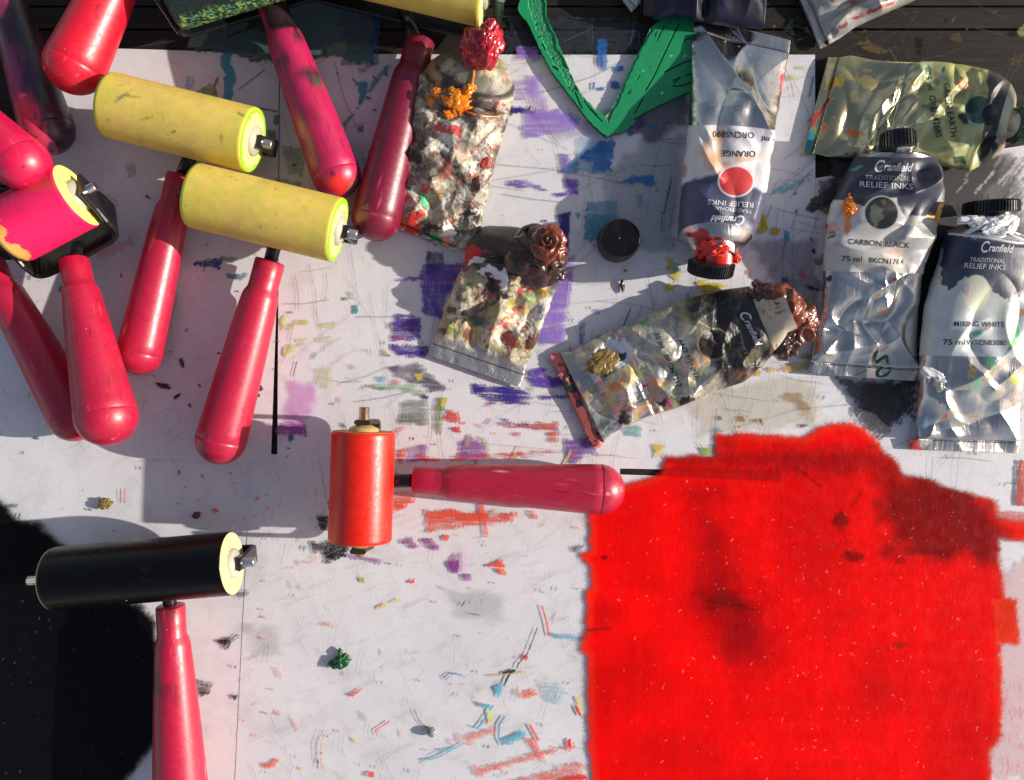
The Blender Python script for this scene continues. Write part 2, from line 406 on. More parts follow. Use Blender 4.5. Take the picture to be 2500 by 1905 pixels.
L_ = [
 # view, colour, alpha, dryness, angle, polygon
 ('a', TEAL, .95, 0, 0, [(1420, 345), (1480, 345), (1478, 420), (1500, 450), (1510, 500), (1490, 590), (1480, 660), (1430, 640), (1440, 560), (1430, 500), (1452, 480), (1420, 430)]),
 ('a', OLV, .8, .3, 60, [(1250, 600), (1300, 560), (1350, 520), (1390, 570), (1390, 625), (1300, 610)]),
 ('a', (170, 90, 40), .9, 0, 0, [(1395, 490), (1405, 495), (1380, 560), (1390, 600), (1370, 600), (1365, 550)]),
 ('a', CYA, .45, .5, 90, [(1190, 490), (1245, 490), (1240, 590), (1190, 570)]),
 ('a', TEAL, .5, .4, 90, [(675, 370), (695, 370), (692, 475), (672, 470)]),
 ('a', TEAL, .8, .3, 0, [(715, 265), (740, 270), (735, 300), (700, 320)]),
 ('a', OLV, .35, .2, 0, [(800, 1050), (870, 1040), (870, 1130), (820, 1140)]),
 ('a', (250, 180, 200), .6, .3, 155, [(625, 1610), (840, 1515), (865, 1560), (650, 1665)]),
 ('a', (230, 225, 190), .5, 0, 0, [(820, 1490), (860, 1465), (885, 1530), (840, 1550)]),
 ('a', (210, 205, 195), .6, 0, 0, [(670, 1240), (700, 1245), (775, 1310), (740, 1330), (680, 1280)]),
 ('b', TEAL, .95, 0, 0, [(700, 520), (780, 530), (770, 600), (745, 660), (715, 700), (735, 600)]),
 ('b', TEAL, .9, .1, 0, [(895, 415), (925, 420), (800, 590), (780, 580)]),
 ('b', TEAL, .9, .1, 0, [(690, 720), (690, 745), (640, 815), (620, 790)]),
 ('b', TEAL, .9, 0, 0, [(720, 815), (755, 800), (750, 845), (720, 845)]),
 ('b', (90, 140, 70), .9, 0, 0, [(180, 740), (215, 740), (215, 780), (200, 812), (180, 790)]),
 ('b', (110, 160, 60), .8, .1, 0, [(135, 835), (195, 840), (190, 890), (150, 900)]),
 ('b', (130, 160, 110), .5, .3, 60, [(230, 930), (370, 960), (360, 1130), (270, 1110)]),
 ('b', (120, 150, 60), .5, .3, 60, [(180, 1140), (350, 1170), (360, 1200), (200, 1170)]),
 ('b', (28, 96, 130), .75, .3, 90, [(812, 20), (862, 20), (850, 412), (798, 420)]),
 ('b', (120, 160, 90), .5, .2, 0, [(520, 300), (650, 260), (640, 350), (540, 360)]),
 ('b', (150, 170, 60), .7, .2, 0, [(715, 440), (780, 420), (800, 440), (735, 470)]),
 ('b', (40, 70, 50), .6, .2, 0, [(560, 150), (650, 130), (640, 175), (590, 180)]),
 ('c', LIL, .75, .2, 0, [(50, 300), (190, 300), (210, 385), (50, 385)]),
 ('c', LIL, .5, .2, 0, [(-10, 520), (190, 510), (188, 640), (-10, 640)]),
 ('c', (50, 20, 120), 1, 0, 0, [(-10, 682), (60, 686), (110, 693), (150, 712), (165, 712), (182, 700), (178, 735), (110, 725), (-10, 722)]),
 ('c', (150, 110, 215), .7, .25, 5, [(100, 720), (330, 700), (460, 760), (450, 835), (100, 885)]),
 ('c', LIL, .5, .1, 90, [(120, 480), (200, 480), (280, 760), (170, 760)]),
 ('c', BLU, .95, .05, 90, [(575, 250), (635, 250), (635, 448), (605, 450), (565, 400)]),
 ('c', (30, 110, 180), .9, .05, 0, [(685, 430), (740, 418), (735, 450), (690, 456)]),
 ('c', (30, 110, 180), .9, 0, 0, [(540, 530), (557, 530), (555, 572), (540, 570)]),
 ('c', (30, 110, 180), .9, 0, 0, [(588, 560), (620, 560), (618, 578), (590, 578)]),
 ('c', (30, 110, 180), .9, 0, 0, [(660, 525), (708, 520), (718, 570), (665, 570)]),
 ('c', (120, 180, 215), .55, .2, 0, [(440, 885), (690, 880), (640, 1110), (520, 1110), (450, 1100)]),
 ('c', BLU, .95, .05, 0, [(450, 1000), (540, 950), (590, 912), (690, 905), (655, 1090), (540, 1108), (540, 1040), (450, 1012)]),
 ('c', (40, 150, 200), .8, .2, 60, [(350, 1100), (450, 1010), (455, 1105), (400, 1115)]),
 ('c', PUR, .7, .3, 100, [(325, 990), (410, 988), (390, 1090), (340, 1120)]),
 ('c', PUR, .85, .2, 0, [(370, 1150), (456, 1150), (450, 1246), (385, 1230)]),
 ('c', PUR, .75, .45, 15, [(0, 1162), (120, 1150), (265, 1218), (150, 1212), (0, 1200)]),
 ('c', PUR, .8, .3, 0, [(300, 1235), (440, 1240), (320, 1262)]),
 ('c', (40, 110, 180), .95, .1, 0, [(680, 1175), (770, 1150), (790, 1128), (930, 1130), (952, 1178), (920, 1192), (870, 1172), (760, 1165)]),
 ('c', BLU, .9, .1, 0, [(910, 800), (965, 798), (950, 822), (915, 818)]),
 ('c', (60, 40, 120), .75, .15, 0, [(755, 830), (860, 745), (885, 790), (790, 885)]),
 ('c', (60, 150, 175), .8, .1, 0, [(510, 1290), (700, 1285), (702, 1400), (640, 1420), (632, 1552), (485, 1540), (500, 1400)]),
 ('c', (40, 40, 140), .9, .2, 90, [(320, 1380), (400, 1360), (392, 1600), (372, 1690), (345, 1650), (335, 1500)]),
 ('c', TEAL, .7, .2, 0, [(430, 1365), (465, 1365), (455, 1410)]),
 ('c', TEAL, .35, .3, 90, [(820, 1250), (865, 1250), (860, 1340), (830, 1330)]),
 ('c', (80, 180, 200), .6, .3, 90, [(985, 1400), (1005, 1400), (1000, 1480), (975, 1480)]),
 ('c', YEL, .95, .05, 0, [(1620, 1370), (1662, 1390), (1657, 1482), (1590, 1490), (1602, 1420)]),
 ('e', (24, 80, 130), .95, .2, 0, [(1225, 115), (1262, 90), (1420, 85), (1415, 147), (1300, 135)]),
 ('e', (90, 150, 165), .9, .15, 0, [(1435, 185), (1590, 180), (1545, 222), (1470, 212)]),
 ('e', (140, 170, 120), .7, .2, 0, [(1410, 60), (1520, 85), (1500, 110), (1420, 100)]),
 ('e', (215, 220, 130), .7, .2, 0, [(1800, 470), (1838, 440), (1838, 520), (1810, 560)]),
 ('e', (215, 220, 130), .7, .2, 0, [(1815, 650), (1838, 645), (1838, 720), (1820, 700)]),
 ('e', MAG, .85, .3, 0, [(1755, 1180), (1800, 1140), (1845, 1150), (1845, 1210), (1780, 1215)]),
 ('f', PUR, .85, .25, 90, [(860, 380), (1130, 380), (1120, 480), (1040, 560), (990, 730), (870, 700)]),
 ('f', PUR2, .85, .35, 0, [(690, 700), (750, 710), (860, 720), (855, 870), (675, 870)]),
 ('f', PUR2, .95, .3, 0, [(670, 893), (905, 910), (890, 982), (740, 972), (680, 930)]),
 ('f', (40, 30, 90), .75, .3, 90, [(900, 300), (1000, 305), (1015, 400), (890, 470)]),
 ('f', PUR, .8, .3, -7, [(680, 482), (870, 455), (870, 475), (700, 492)]),
 ('f', (150, 110, 210), .75, .25, 90, [(1750, 350), (1850, 330), (1820, 640), (1670, 700)]),
 ('f', (150, 110, 210), .6, .2, 0, [(1640, 700), (1785, 690), (1780, 890), (1610, 880)]),
 ('f', (36, 36, 120), .9, .25, 90, [(1765, 55), (1818, 45), (1800, 290), (1750, 170)]),
 ('f', (70, 60, 80), .75, .3, 30, [(665, 1045), (850, 1010), (950, 1110), (1050, 1180), (940, 1205), (800, 1130), (700, 1110)]),
 ('f', YEL, .95, .05, 0, [(805, 1080), (885, 1080), (848, 1142)]),
 ('f', (110, 170, 110), .7, .35, 8, [(470, 1165), (700, 1143), (800, 1150), (905, 1215), (870, 1225), (700, 1190)]),
 ('f', (95, 115, 95), .7, .3, 0, [(740, 1260), (905, 1252), (908, 1420), (715, 1405)]),
 ('f', (120, 140, 80), .75, .3, 90, [(955, 1240), (1028, 1238), (1000, 1400), (985, 1475), (955, 1440)]),
 ('f', (200, 200, 60), .8, .2, 0, [(985, 1245), (1028, 1240), (1010, 1310), (985, 1285)]),
 ('f', IND, .95, .4, 3, [(1200, 1155), (1460, 1170), (1570, 1210), (1555, 1285), (1300, 1270), (1210, 1215)]),
 ('f', PUR2, .85, .35, 5, [(1540, 1110), (1740, 1108), (1850, 1165), (1600, 1172)]),
 ('f', PUR2, .8, .4, 5, [(1530, 1060), (1670, 1055), (1600, 1100), (1540, 1095)]),
 ('f', PUR2, .8, .4, 0, [(1620, 1222), (1850, 1225), (1850, 1240), (1640, 1240)]),
 ('f', CYA, .6, .4, 0, [(560, 1110), (640, 1090), (625, 1140), (590, 1130)]),
 ('f', (50, 150, 150), .9, 0, 0, [(430, 645), (450, 645), (455, 690), (440, 704), (430, 690)]),
 ('f', (150, 190, 200), .6, .2, 0, [(400, 560), (430, 560), (430, 610), (410, 600)]),
 ('f', (160, 160, 50), .9, 0, 0, [(365, 590), (390, 595), (385, 615), (368, 612)]),
 ('f', (200, 205, 90), .8, .2, -10, [(0, 790), (60, 740), (130, 737), (140, 762), (60, 775), (20, 805)]),
 ('f', (200, 205, 90), .75, .2, 0, [(60, 865), (145, 855), (135, 878), (70, 880)]),
 ('f', (200, 205, 90), .75, .2, -15, [(-10, 905), (130, 890), (60, 915), (10, 980), (-10, 960)]),
 ('f', (200, 205, 90), .4, .4, 0, [(200, 760), (320, 750), (310, 790), (210, 785)]),
 ('f', (200, 205, 90), .4, .4, 0, [(190, 850), (300, 845), (290, 880), (200, 885)]),
 ('f', (190, 195, 100), .35, .5, 0, [(180, 1050), (300, 1040), (280, 1190), (190, 1150)]),
 ('f', MAG, .85, .3, 0, [(-10, 1385), (60, 1405), (125, 1415), (125, 1480), (60, 1475), (30, 1490), (-10, 1445)]),
 ('f', (20, 110, 140), .9, .1, 0, [(10, 1480), (35, 1465), (50, 1500), (15, 1520)]),
 ('f', RED, .9, .3, 40, [(990, 1375), (1050, 1318), (1100, 1340), (1115, 1400), (1185, 1396), (1110, 1412), (1085, 1400)]),
 ('f', RED, .9, .2, 0, [(1055, 1435), (1112, 1418), (1112, 1460), (1080, 1455)]),
 ('f', (210, 80, 60), .75, .4, 0, [(1330, 1410), (1500, 1395), (1740, 1400), (1755, 1450), (1722, 1545), (1690, 1520), (1675, 1445), (1350, 1420)]),
 ('f', PUR, .8, .3, 12, [(1370, 1372), (1400, 1375), (1600, 1430), (1590, 1438), (1420, 1400)]),
 ('f', (200, 80, 60), .5, .5, 0, [(1440, 1460), (1500, 1455), (1500, 1480), (1450, 1480)]),
 ('f', MAG, .75, .3, 0, [(1115, 1520), (1190, 1480), (1260, 1540), (1300, 1580), (1290, 1625), (1105, 1625)]),
 ('f', MAG, .7, .3, 0, [(780, 1560), (900, 1525), (890, 1645), (775, 1645)]),
 ('f', (170, 170, 110), .7, .2, 100, [(1140, 1540), (1170, 1470), (1180, 1475), (1160, 1560)]),
 ('f', (170, 170, 110), .7, .2, 40, [(1225, 1490), (1270, 1490), (1300, 1540), (1290, 1590), (1260, 1510)]),
 ('f', RED, .8, .4, 0, [(705, 1580), (785, 1555), (735, 1665), (715, 1650)]),
 ('f', RED, .85, .4, 0, [(840, 1608), (990, 1625), (975, 1650), (840, 1640)]),
 ('f', RED, .7, .5, -3, [(1060, 1610), (1720, 1578), (1735, 1592), (1400, 1630), (1060, 1640)]),
 ('f', RED, .6, .5, -20, [(690, 1450), (740, 1420), (770, 1430), (700, 1490)]),
 ('g', YEL, .95, .1, 0, [(858, 180), (905, 188), (902, 240), (950, 252), (940, 342), (880, 290)]),
 ('g', YEL, .95, .15, 0, [(1055, 332), (1245, 362), (1160, 402), (1088, 395)]),
 ('g', YEL, .85, .2, 0, [(840, 360), (900, 345), (900, 380), (860, 400)]),
 ('g', (190, 170, 40), .95, .1, 0, [(1425, -10), (1485, -10), (1475, 25), (1430, 22)]),
 ('g', (190, 170, 40), .95, .1, 0, [(1528, -10), (1590, -10), (1588, 25), (1530, 25)]),
 ('g', CYA, .9, 0, 0, [(915, 218), (945, 228), (930, 245), (945, 272), (918, 268)]),
 ('g', (224, 180, 40), .95, .1, -5, [(1405, 915), (1500, 895), (1760, 862), (1762, 900), (1600, 910), (1465, 912), (1455, 940), (1415, 935)]),
 ('g', YEL, .8, .3, 0, [(1700, 815), (1790, 800), (1790, 825), (1710, 830)]),
 ('g', (150, 110, 215), .75, .3, 0, [(0, 640), (235, 640), (200, 735), (60, 735)]),
 ('g', (150, 110, 215), .5, .3, 0, [(0, 480), (240, 480), (230, 590), (0, 600)]),
 ('g', PUR, .85, .4, 0, [(-10, 895), (75, 890), (75, 975), (185, 965), (185, 1012), (-10, 1012)]),
 ('g', IND, .8, .5, 0, [(-10, 1068), (190, 1065), (190, 1085), (-10, 1088)]),
 ('g', (80, 100, 170), .7, .4, 100, [(400, 515), (440, 510), (430, 545), (400, 540)]),
 ('g', (80, 100, 170), .6, .5, 90, [(305, 600), (340, 600), (325, 740), (300, 730)]),
 ('g', (120, 80, 170), .9, .25, 60, [(212, 1352), (400, 1328), (412, 1440), (330, 1450), (300, 1485), (228, 1512)]),
 ('g', (120, 180, 180), .7, .2, 0, [(575, 1272), (705, 1250), (695, 1335), (600, 1320)]),
 ('g', (222, 190, 40), .95, .05, 0, [(778, 1382), (862, 1382), (825, 1420), (790, 1468)]),
 ('g', (150, 180, 70), .85, .3, 0, [(1060, 1400), (1110, 1400), (1150, 1415), (1140, 1450), (1095, 1440)]),
 ('g', (160, 120, 60), .7, .3, 30, [(1590, 1085), (1640, 1045), (1720, 1050), (1735, 1090), (1785, 1150), (1740, 1195), (1690, 1120), (1640, 1100)]),
 ('g', (150, 110, 40), .9, .1, 0, [(1310, 1205), (1345, 1195), (1360, 1230), (1330, 1232)]),
 ('g', (150, 110, 40), .9, .1, 0, [(1400, 1218), (1465, 1212), (1440, 1240), (1405, 1235)]),
 ('g', (30, 44, 66), .95, .3, 100, [(1595, 310), (1640, 300), (1635, 380), (1610, 360)]),
 ('g', (110, 110, 120), .5, .4, 100, [(1640, 320), (1730, 330), (1700, 400), (1640, 390)]),
 ('g', (200, 90, 70), .8, .4, 70, [(1700, 240), (1745, 260), (1750, 330), (1720, 310)]),
 ('g', (30, 40, 50), .95, .1, 10, [(1740, 355), (1838, 380), (1838, 400), (1780, 385)]),
 ('g', (180, 190, 80), .8, .2, 0, [(1770, 420), (1795, 440), (1780, 490), (1765, 480)]),
 ('d', (60, 52, 44), .95, .05, 0, [(370, 1160), (440, 1140), (480, 1150), (475, 1260), (440, 1372), (380, 1350), (278, 1360), (312, 1272), (370, 1262)]),
 ('d', (40, 36, 30), .9, .05, 0, [(450, 1010), (600, 1030), (560, 1145), (450, 1130)]),
 ('d', (110, 180, 195), .85, .3, -25, [(50, 1245), (120, 1200), (270, 1140), (300, 1150), (150, 1225)]),
 ('d', (190, 165, 40), .95, .05, 0, [(-10, 1370), (15, 1380), (32, 1470), (-10, 1500)]),
 ('d', (190, 165, 40), .95, .05, 0, [(55, 1465), (118, 1462), (112, 1500), (60, 1500)]),
 ('d', (70, 160, 190), .9, .1, 60, [(135, 1465), (175, 1490), (175, 1550), (150, 1545)]),
 ('d', (200, 205, 120), .6, .4, 0, [(150, 480), (220, 470), (230, 510), (180, 520)]),
 ('d', (200, 205, 120), .6, .4, 0, [(230, 420), (300, 430), (290, 445), (235, 440)]),
 ('d', (150, 120, 50), .3, .5, 0, [(600, 280), (680, 250), (780, 310), (820, 360), (700, 340)]),
 ('d', (150, 120, 50), .2, .5, 0, [(1190, 230), (1270, 200), (1280, 270), (1210, 265)]),
 ('d', (150, 120, 50), .15, .6, 0, [(1560, 380), (1680, 340), (1680, 420), (1600, 420)]),
 ('d', (150, 170, 110), .6, .3, 0, [(1630, 200), (1680, 160), (1690, 230), (1650, 235)]),
 ('d', (20, 14, 8), .6, .2, 90, [(1040, 230), (1090, 230), (1080, 360), (1050, 340)]),
 ('d', (30, 60, 40), .5, .3, 0, [(130, 200), (200, 120), (210, 230)]),
 ('h', (40, 42, 44), .9, .15, 120, [(315, 345), (340, 335), (350, 365), (322, 370)]),
 ('h', (110, 110, 60), .8, .2, 0, [(330, 400), (400, 370), (400, 430), (340, 440)]),
 ('h', (24, 24, 26), .8, .2, 120, [(1250, 60), (1330, 50), (1120, 460), (1050, 580), (1020, 500)]),
 ('h', (150, 160, 60), .8, .3, 0, [(250, 1020), (320, 1010), (320, 1040), (260, 1040)]),
 ('j', (236, 74, 30), .85, .35, 2, [(838, 700), (1100, 705), (1385, 722), (1360, 762), (1200, 790), (848, 825)]),
 ('j', (236, 74, 30), .8, .35, 90, [(1148, 665), (1180, 665), (1202, 860), (1184, 860)]),
 ('j', (236, 74, 30), .85, .3, 0, [(630, 600), (760, 585), (775, 640), (700, 690), (635, 725)]),
 ('j', (236, 74, 30), .7, .4, 0, [(1440, 700), (1500, 715), (1500, 760), (1450, 730)]),
 ('j', (150, 50, 140), .9, .25, 0, [(675, 885), (745, 853), (762, 890), (797, 922), (750, 928), (690, 905)]),
 ('j', (150, 50, 140), .9, .3, 0, [(812, 880), (860, 868), (915, 910), (910, 942), (830, 925)]),
 ('j', (130, 50, 140), .95, .1, 0, [(960, 1015), (1030, 1000), (1024, 1078), (985, 1070)]),
 ('j', (170, 110, 170), .7, .1, 0, [(985, 990), (1025, 945), (1040, 1000), (965, 1010)]),
 ('j', BLK, 1, .15, 0, [(172, 735), (250, 735), (254, 822), (198, 826), (190, 770)]),
 ('j', BLK, 1, .1, 0, [(244, 648), (260, 648), (260, 805), (250, 700)]),
 ('j', BLK, .97, .35, 120, [(148, 893), (228, 900), (262, 872), (395, 890), (350, 975), (235, 1018), (213, 950), (162, 952)]),
 ('j', BLK, .9, .3, 0, [(95, 910), (118, 925), (100, 945)]),
 ('j', (150, 60, 150), .8, .45, 12, [(345, 962), (450, 975), (640, 1020), (590, 1025), (380, 985)]),
 ('j', ORA, .9, .2, 0, [(928, 850), (988, 850), (938, 892)]),
 ('j', (240, 80, 60), .95, .2, 0, [(1195, 1032), (1290, 998), (1303, 1038), (1215, 1040)]),
 ('j', ORA, .8, .2, 0, [(1245, 1050), (1300, 1045), (1305, 1080), (1270, 1075)]),
 ('j', (30, 50, 80), .9, .35, -20, [(1705, 925), (1780, 905), (1745, 960), (1715, 952)]),
 ('k', (140, 60, 150), .9, .1, 0, [(1208, 180), (1272, 162), (1268, 252), (1230, 232)]),
 ('k', (160, 60, 160), .9, .1, 0, [(1295, 252), (1345, 245), (1357, 292), (1300, 290)]),
 ('k', (235, 170, 215), .5, .2, 90, [(1290, 120), (1320, 120), (1320, 240), (1295, 240)]),
 ('k', (240, 80, 60), .95, .15, 0, [(1450, 195), (1538, 163), (1547, 206), (1480, 206)]),
 ('k', (240, 140, 90), .85, .2, 0, [(1505, 225), (1558, 225), (1560, 262), (1530, 250)]),
 ('k', (150, 180, 40), .95, 0, 0, [(682, 272), (708, 268), (712, 300), (690, 302)]),
 ('k', (240, 70, 60), .9, .2, 0, [(978, 295), (1012, 272), (1008, 300), (985, 308)]),
 ('k', (240, 200, 80), .85, .3, -25, [(790, 448), (840, 425), (838, 445), (800, 462)]),
 ('k', (240, 200, 80), .7, .4, -25, [(868, 420), (918, 393), (915, 405), (880, 425)]),
 ('k', (70, 175, 205), .7, .3, 8, [(1815, 598), (1985, 622), (1980, 648), (1900, 640), (1850, 625)]),
 ('k', (240, 110, 80), .9, .3, -20, [(1650, 962), (1718, 928), (1744, 970), (1660, 1002)]),
 ('k', (245, 190, 190), .45, .2, -20, [(1600, 945), (1655, 930), (1660, 985), (1610, 985)]),
 ('k', (170, 205, 215), .5, .4, 0, [(1760, 910), (1900, 900), (1890, 1040), (1800, 1010)]),
 ('k', (70, 185, 215), .9, .15, 60, [(1488, 922), (1545, 905), (1512, 990)]),
 ('k', (70, 185, 215), .85, .3, 15, [(1370, 1010), (1475, 1035), (1460, 1062), (1400, 1040)]),
 ('k', (240, 115, 85), .8, .4, -13, [(1305, 1213), (1540, 1162), (1490, 1200), (1322, 1272)]),
 ('k', (245, 185, 185), .5, .2, 0, [(1255, 1210), (1308, 1200), (1318, 1270), (1270, 1260)]),
 ('k', (90, 180, 205), .85, .35, -20, [(1540, 1240), (1668, 1178), (1690, 1215), (1560, 1272)]),
 ('k', (242, 100, 80), .75, .5, -14, [(1390, 1410), (1960, 1265), (1975, 1290), (1760, 1342), (1400, 1462)]),
 ('k', (242, 100, 80), .7, .5, -14, [(1560, 1500), (2000, 1378), (2030, 1402), (1980, 1500)]),
 ('k', (242, 150, 140), .5, .4, -14, [(1350, 1402), (1400, 1400), (1410, 1470), (1370, 1450)]),
 ('k', (242, 100, 80), .7, .4, 60, [(1660, 1230), (1740, 1240), (1800, 1380), (1760, 1370)]),
 ('k', (235, 40, 30), .95, .2, 0, [(1880, 1472), (2035, 1440), (2045, 1500), (1880, 1500)]),
 ('k', (225, 30, 25), .95, .1, 0, [(1918, 1245), (1945, 1232), (1942, 1290), (1930, 1280)]),
 ('k', (225, 40, 30), .95, .1, 60, [(1968, 1030), (1990, 1050), (2012, 1115), (1990, 1095)]),
 ('k', (240, 200, 60), .8, .2, 70, [(1975, 980), (1998, 990), (2018, 1080), (2000, 1070)]),
 ('k', (235, 50, 40), .9, .2, -30, [(612, 968), (690, 935), (640, 985)]),
 ('k', (240, 110, 80), .8, .5, -25, [(92, 1390), (205, 1352), (135, 1418)]),
 ('k', (235, 70, 60), .9, .3, 0, [(725, 1445), (760, 1430), (775, 1460), (740, 1465)]),
 ('k', (245, 190, 190), .5, .2, 0, [(705, 1440), (735, 1430), (735, 1465), (710, 1460)]),
 ('k', (240, 130, 100), .6, .5, 10, [(410, 550), (500, 540), (540, 568), (470, 562)]),
 ('k', (235, 60, 50), .9, .2, 0, [(1660, 740), (1690, 718), (1690, 760), (1668, 768)]),
 ('i', BLK, .97, .25, -40, [(1268, 868), (1400, 835), (1350, 885), (1308, 932)]),
 ('i', BLK, .9, .35, 0, [(1140, 1090), (1200, 1110), (1250, 1110), (1225, 1170), (1160, 1200)]),
 ('i', BLK, .9, .2, 0, [(1340, 1185), (1388, 1182), (1368, 1222)]),
 ('i', BLK, .85, .3, 0, [(1370, 590), (1460, 572), (1440, 600), (1385, 628)]),
 ('i', (60, 140, 150), .8, .2, 0, [(62, 85), (108, 68), (100, 92), (75, 98)]),
 ('i', (230, 90, 40), .85, .2, 0, [(1235, 105), (1255, 98), (1280, 122), (1240, 120)]),
 ('i', (235, 110, 70), .8, .4, -20, [(1515, 1600), (1635, 1545), (1600, 1600), (1545, 1620)]),
]
pt.streaky = True
for v, col, al, dry, ang, pts in L_:
    pt.streaky = max(p[0] for p in pts) - min(p[0] for p in pts) > 60
    big = max(p[0] for p in pts) - min(p[0] for p in pts)
    pt.poly(V(v, *pts), col, al, rough=min(6, 1.5 + big / 60), soft=1.2, dry=dry, ang=ang, fr=.12, grain=.1 if dry > .2 else 0)
pt.streaky = False
for v, pts, w, col, al in [
    ('k', [(1770, 440), (1795, 520), (1815, 618)], 4, (230, 90, 50), .9), ('k', [(1745, 568), (1715, 650), (1680, 730), (1628, 790), (1622, 815)], 2.4, BLK, .95),
    ('k', [(1540, 842), (1608, 825), (1575, 850), (1545, 915)], 5, (20, 26, 40), .95), ('k', [(1450, 860), (1560, 850), (1670, 835)], 3.5, (220, 170, 80), .6),
    ('k', [(1478, 1035), (1430, 1110), (1385, 1172)], 3.5, (60, 170, 195), .85), ('k', [(1350, 1160), (1385, 1172), (1420, 1130)], 3, (60, 170, 195), .7),
    ('k', [(1452, 1065), (1468, 1140)], 6, (235, 230, 60), .9), ('k', [(1545, 1105), (1515, 1150), (1512, 1230), (1535, 1270)], 5, (60, 170, 210), .85),
    ('k', [(1700, 1155), (1748, 1240)], 6, (230, 90, 70), .85), ('k', [(1060, 1362), (1140, 1350), (1300, 1262)], 4, (80, 190, 215), .8),
    ('k', [(1100, 1340), (1180, 1300), (1250, 1290)], 3, (80, 190, 215), .6), ('k', [(1150, 1300), (1220, 1310)], 3, (80, 190, 215), .6),
    ('k', [(785, 1215), (775, 1185), (855, 1132)], 3.5, (240, 100, 80), .8), ('k', [(485, 1190), (450, 1260), (445, 1330), (455, 1420)], 2.5, (240, 160, 90), .7),
    ('k', [(445, 1180), (415, 1260), (415, 1340), (430, 1410)], 1.8, (120, 120, 120), .6), ('k', [(1185, 870), (1220, 840), (1290, 852)], 3, (80, 130, 190), .7),
    ('k', [(1190, 885), (1240, 845)], 2, (80, 130, 190), .7), ('k', [(1005, 1060), (1040, 1130), (1085, 1175)], 3, (110, 112, 110), .7),
    ('k', [(2000, 640), (2090, 610), (2180, 580)], 8, (90, 20, 10), .5), ('k', [(1340, 485), (1400, 495)], 1.6, BLK, .8), ('k', [(1290, 440), (1305, 420)], 3, BLK, .8),
    ('g', [(630, 508), (578, 632)], 3, (60, 120, 60), .9), ('g', [(1065, 1365), (1100, 1420), (1085, 1450)], 2, (90, 130, 50), .8),
    ('g', [(245, 1430), (205, 1510)], 4, (210, 190, 90), .8), ('f', [(1490, 1550), (1450, 1625)], 4, (215, 190, 90), .8), ('f', [(1820, 1575), (1780, 1680)], 4, (215, 190, 90), .8),
    ('f', [(560, 1160), (900, 1175)], 3, (230, 235, 240), .5), ('e', [(775, 1565), (780, 1640)], 2, (235, 120, 90), .6), ('e', [(800, 1560), (797, 1650)], 3, (235, 100, 80), .7),
    ('f', [(65, 1005), (40, 1100)], 2, (40, 30, 100), .8), ('d', [(330, 500), (305, 620)], 3, (30, 60, 50), .8), ('c', [(1045, 1170), (1000, 1370)], 3, (30, 60, 50), .8),
    ('c', [(990, 1360), (985, 1440)], 2, (30, 60, 50), .8), ('n', [(1390, 900), (1040, 1165)], 2, (90, 95, 105), .8), ('n', [(1280, 1380), (1560, 1430)], 3, (60, 80, 100), .8),
    ('n', [(920, 470), (1180, 370), (1400, 130)], 5, (10, 8, 8), .9), ('j', [(1660, 1290 / 3), (1700, 380)], 2, BLK, .3)]:
    pt.line(V(v, *pts), w, col, al)
for q in range(26):
    x, y = 1180 + 20 * q + random.uniform(-60, 60), 1080 + random.uniform(0, 420); l = random.uniform(60, 260); a = math.radians(random.choice([-48, -52, -60, 8]) + random.uniform(-8, 8))
    pt.line(V('d', (x, y), (x + l * math.cos(a), y + l * math.sin(a))), random.uniform(2, 9), random.choice([(28, 26, 26), (50, 46, 44), (190, 186, 182)]), random.uniform(.35, .85), 2.5, soft=1.5)
# scratches scored into the clear surface
rs = np.random.RandomState(5)
def scratches(n, x0, y0, x1, y1, L, w, al, col=(60, 62, 72), angs=None):
    for i in range(n):
        x, y = rs.uniform(x0, x1), rs.uniform(y0, y1)
        a = math.radians(rs.choice(angs) + rs.uniform(-9, 9)) if angs else rs.uniform(0, math.pi)
        l = rs.uniform(.3, 1) * L; c = rs.uniform(-.06, .06) * l
        dx, dy = math.cos(a), math.sin(a)
        pts = [(x, y), (x + dx * l / 2 - dy * c, y + dy * l / 2 + dx * c), (x + dx * l, y + dy * l)]
        pt.line(pts, w * rs.uniform(.6, 1.3), col, al * rs.uniform(.5, 1), .25, soft=.9)
scratches(70, 680, 130, 2000, 1130, 420, 1.2, .6, angs=[-8, -12, 80, 95, 10, -30])
scratches(190, 680, 130, 2450, 1130, 150, 1.3, .65, angs=[-10, 80, 100, -40, 5, 60])
scratches(140, 1700, 380, 2500, 1150, 130, 1.6, .6, col=(26, 26, 30), angs=[-40, -60, 10, 100])
scratches(130, 1450, 600, 2000, 1000, 60, 1.3, .5, col=(30, 30, 40), angs=[100, 80, -20])
scratches(110, 0, 500, 680, 1400, 70, 1.0, .4)
scratches(220, 560, 1150, 1420, 1900, 70, 1.2, .5, col=(120, 118, 116), angs=[-30, -20, 60, 100])
scratches(60, 560, 1150, 1420, 1900, 160, 1.6, .25, col=(225, 225, 228), angs=[-30, 70])
scratches(70, 450, 0, 2500, 130, 130, 1.4, .35, col=(120, 125, 120))
def flecks(n, x0, y0, x1, y1, r, cols, al=.9):
    for i in range(n):
        q = r * rs.uniform(.4, 1.2) ** 1.5
        pt.blob((rs.uniform(x0, x1), rs.uniform(y0, y1)), q * rs.uniform(.8, 2), q * rs.uniform(.4, 1), cols[rs.randint(len(cols))], al * rs.uniform(.5, 1), .5, .3, rs.uniform(0, 180))
flecks(90, 0, 420, 680, 1350, 3.5, [BLK, (60, 30, 30), (70, 80, 70), (40, 40, 50)])
flecks(170, 560, 1150, 1420, 1900, 3.2, [BLK, (235, 90, 60), (240, 210, 90), (90, 180, 200), (120, 120, 120), (235, 120, 110)], .8)
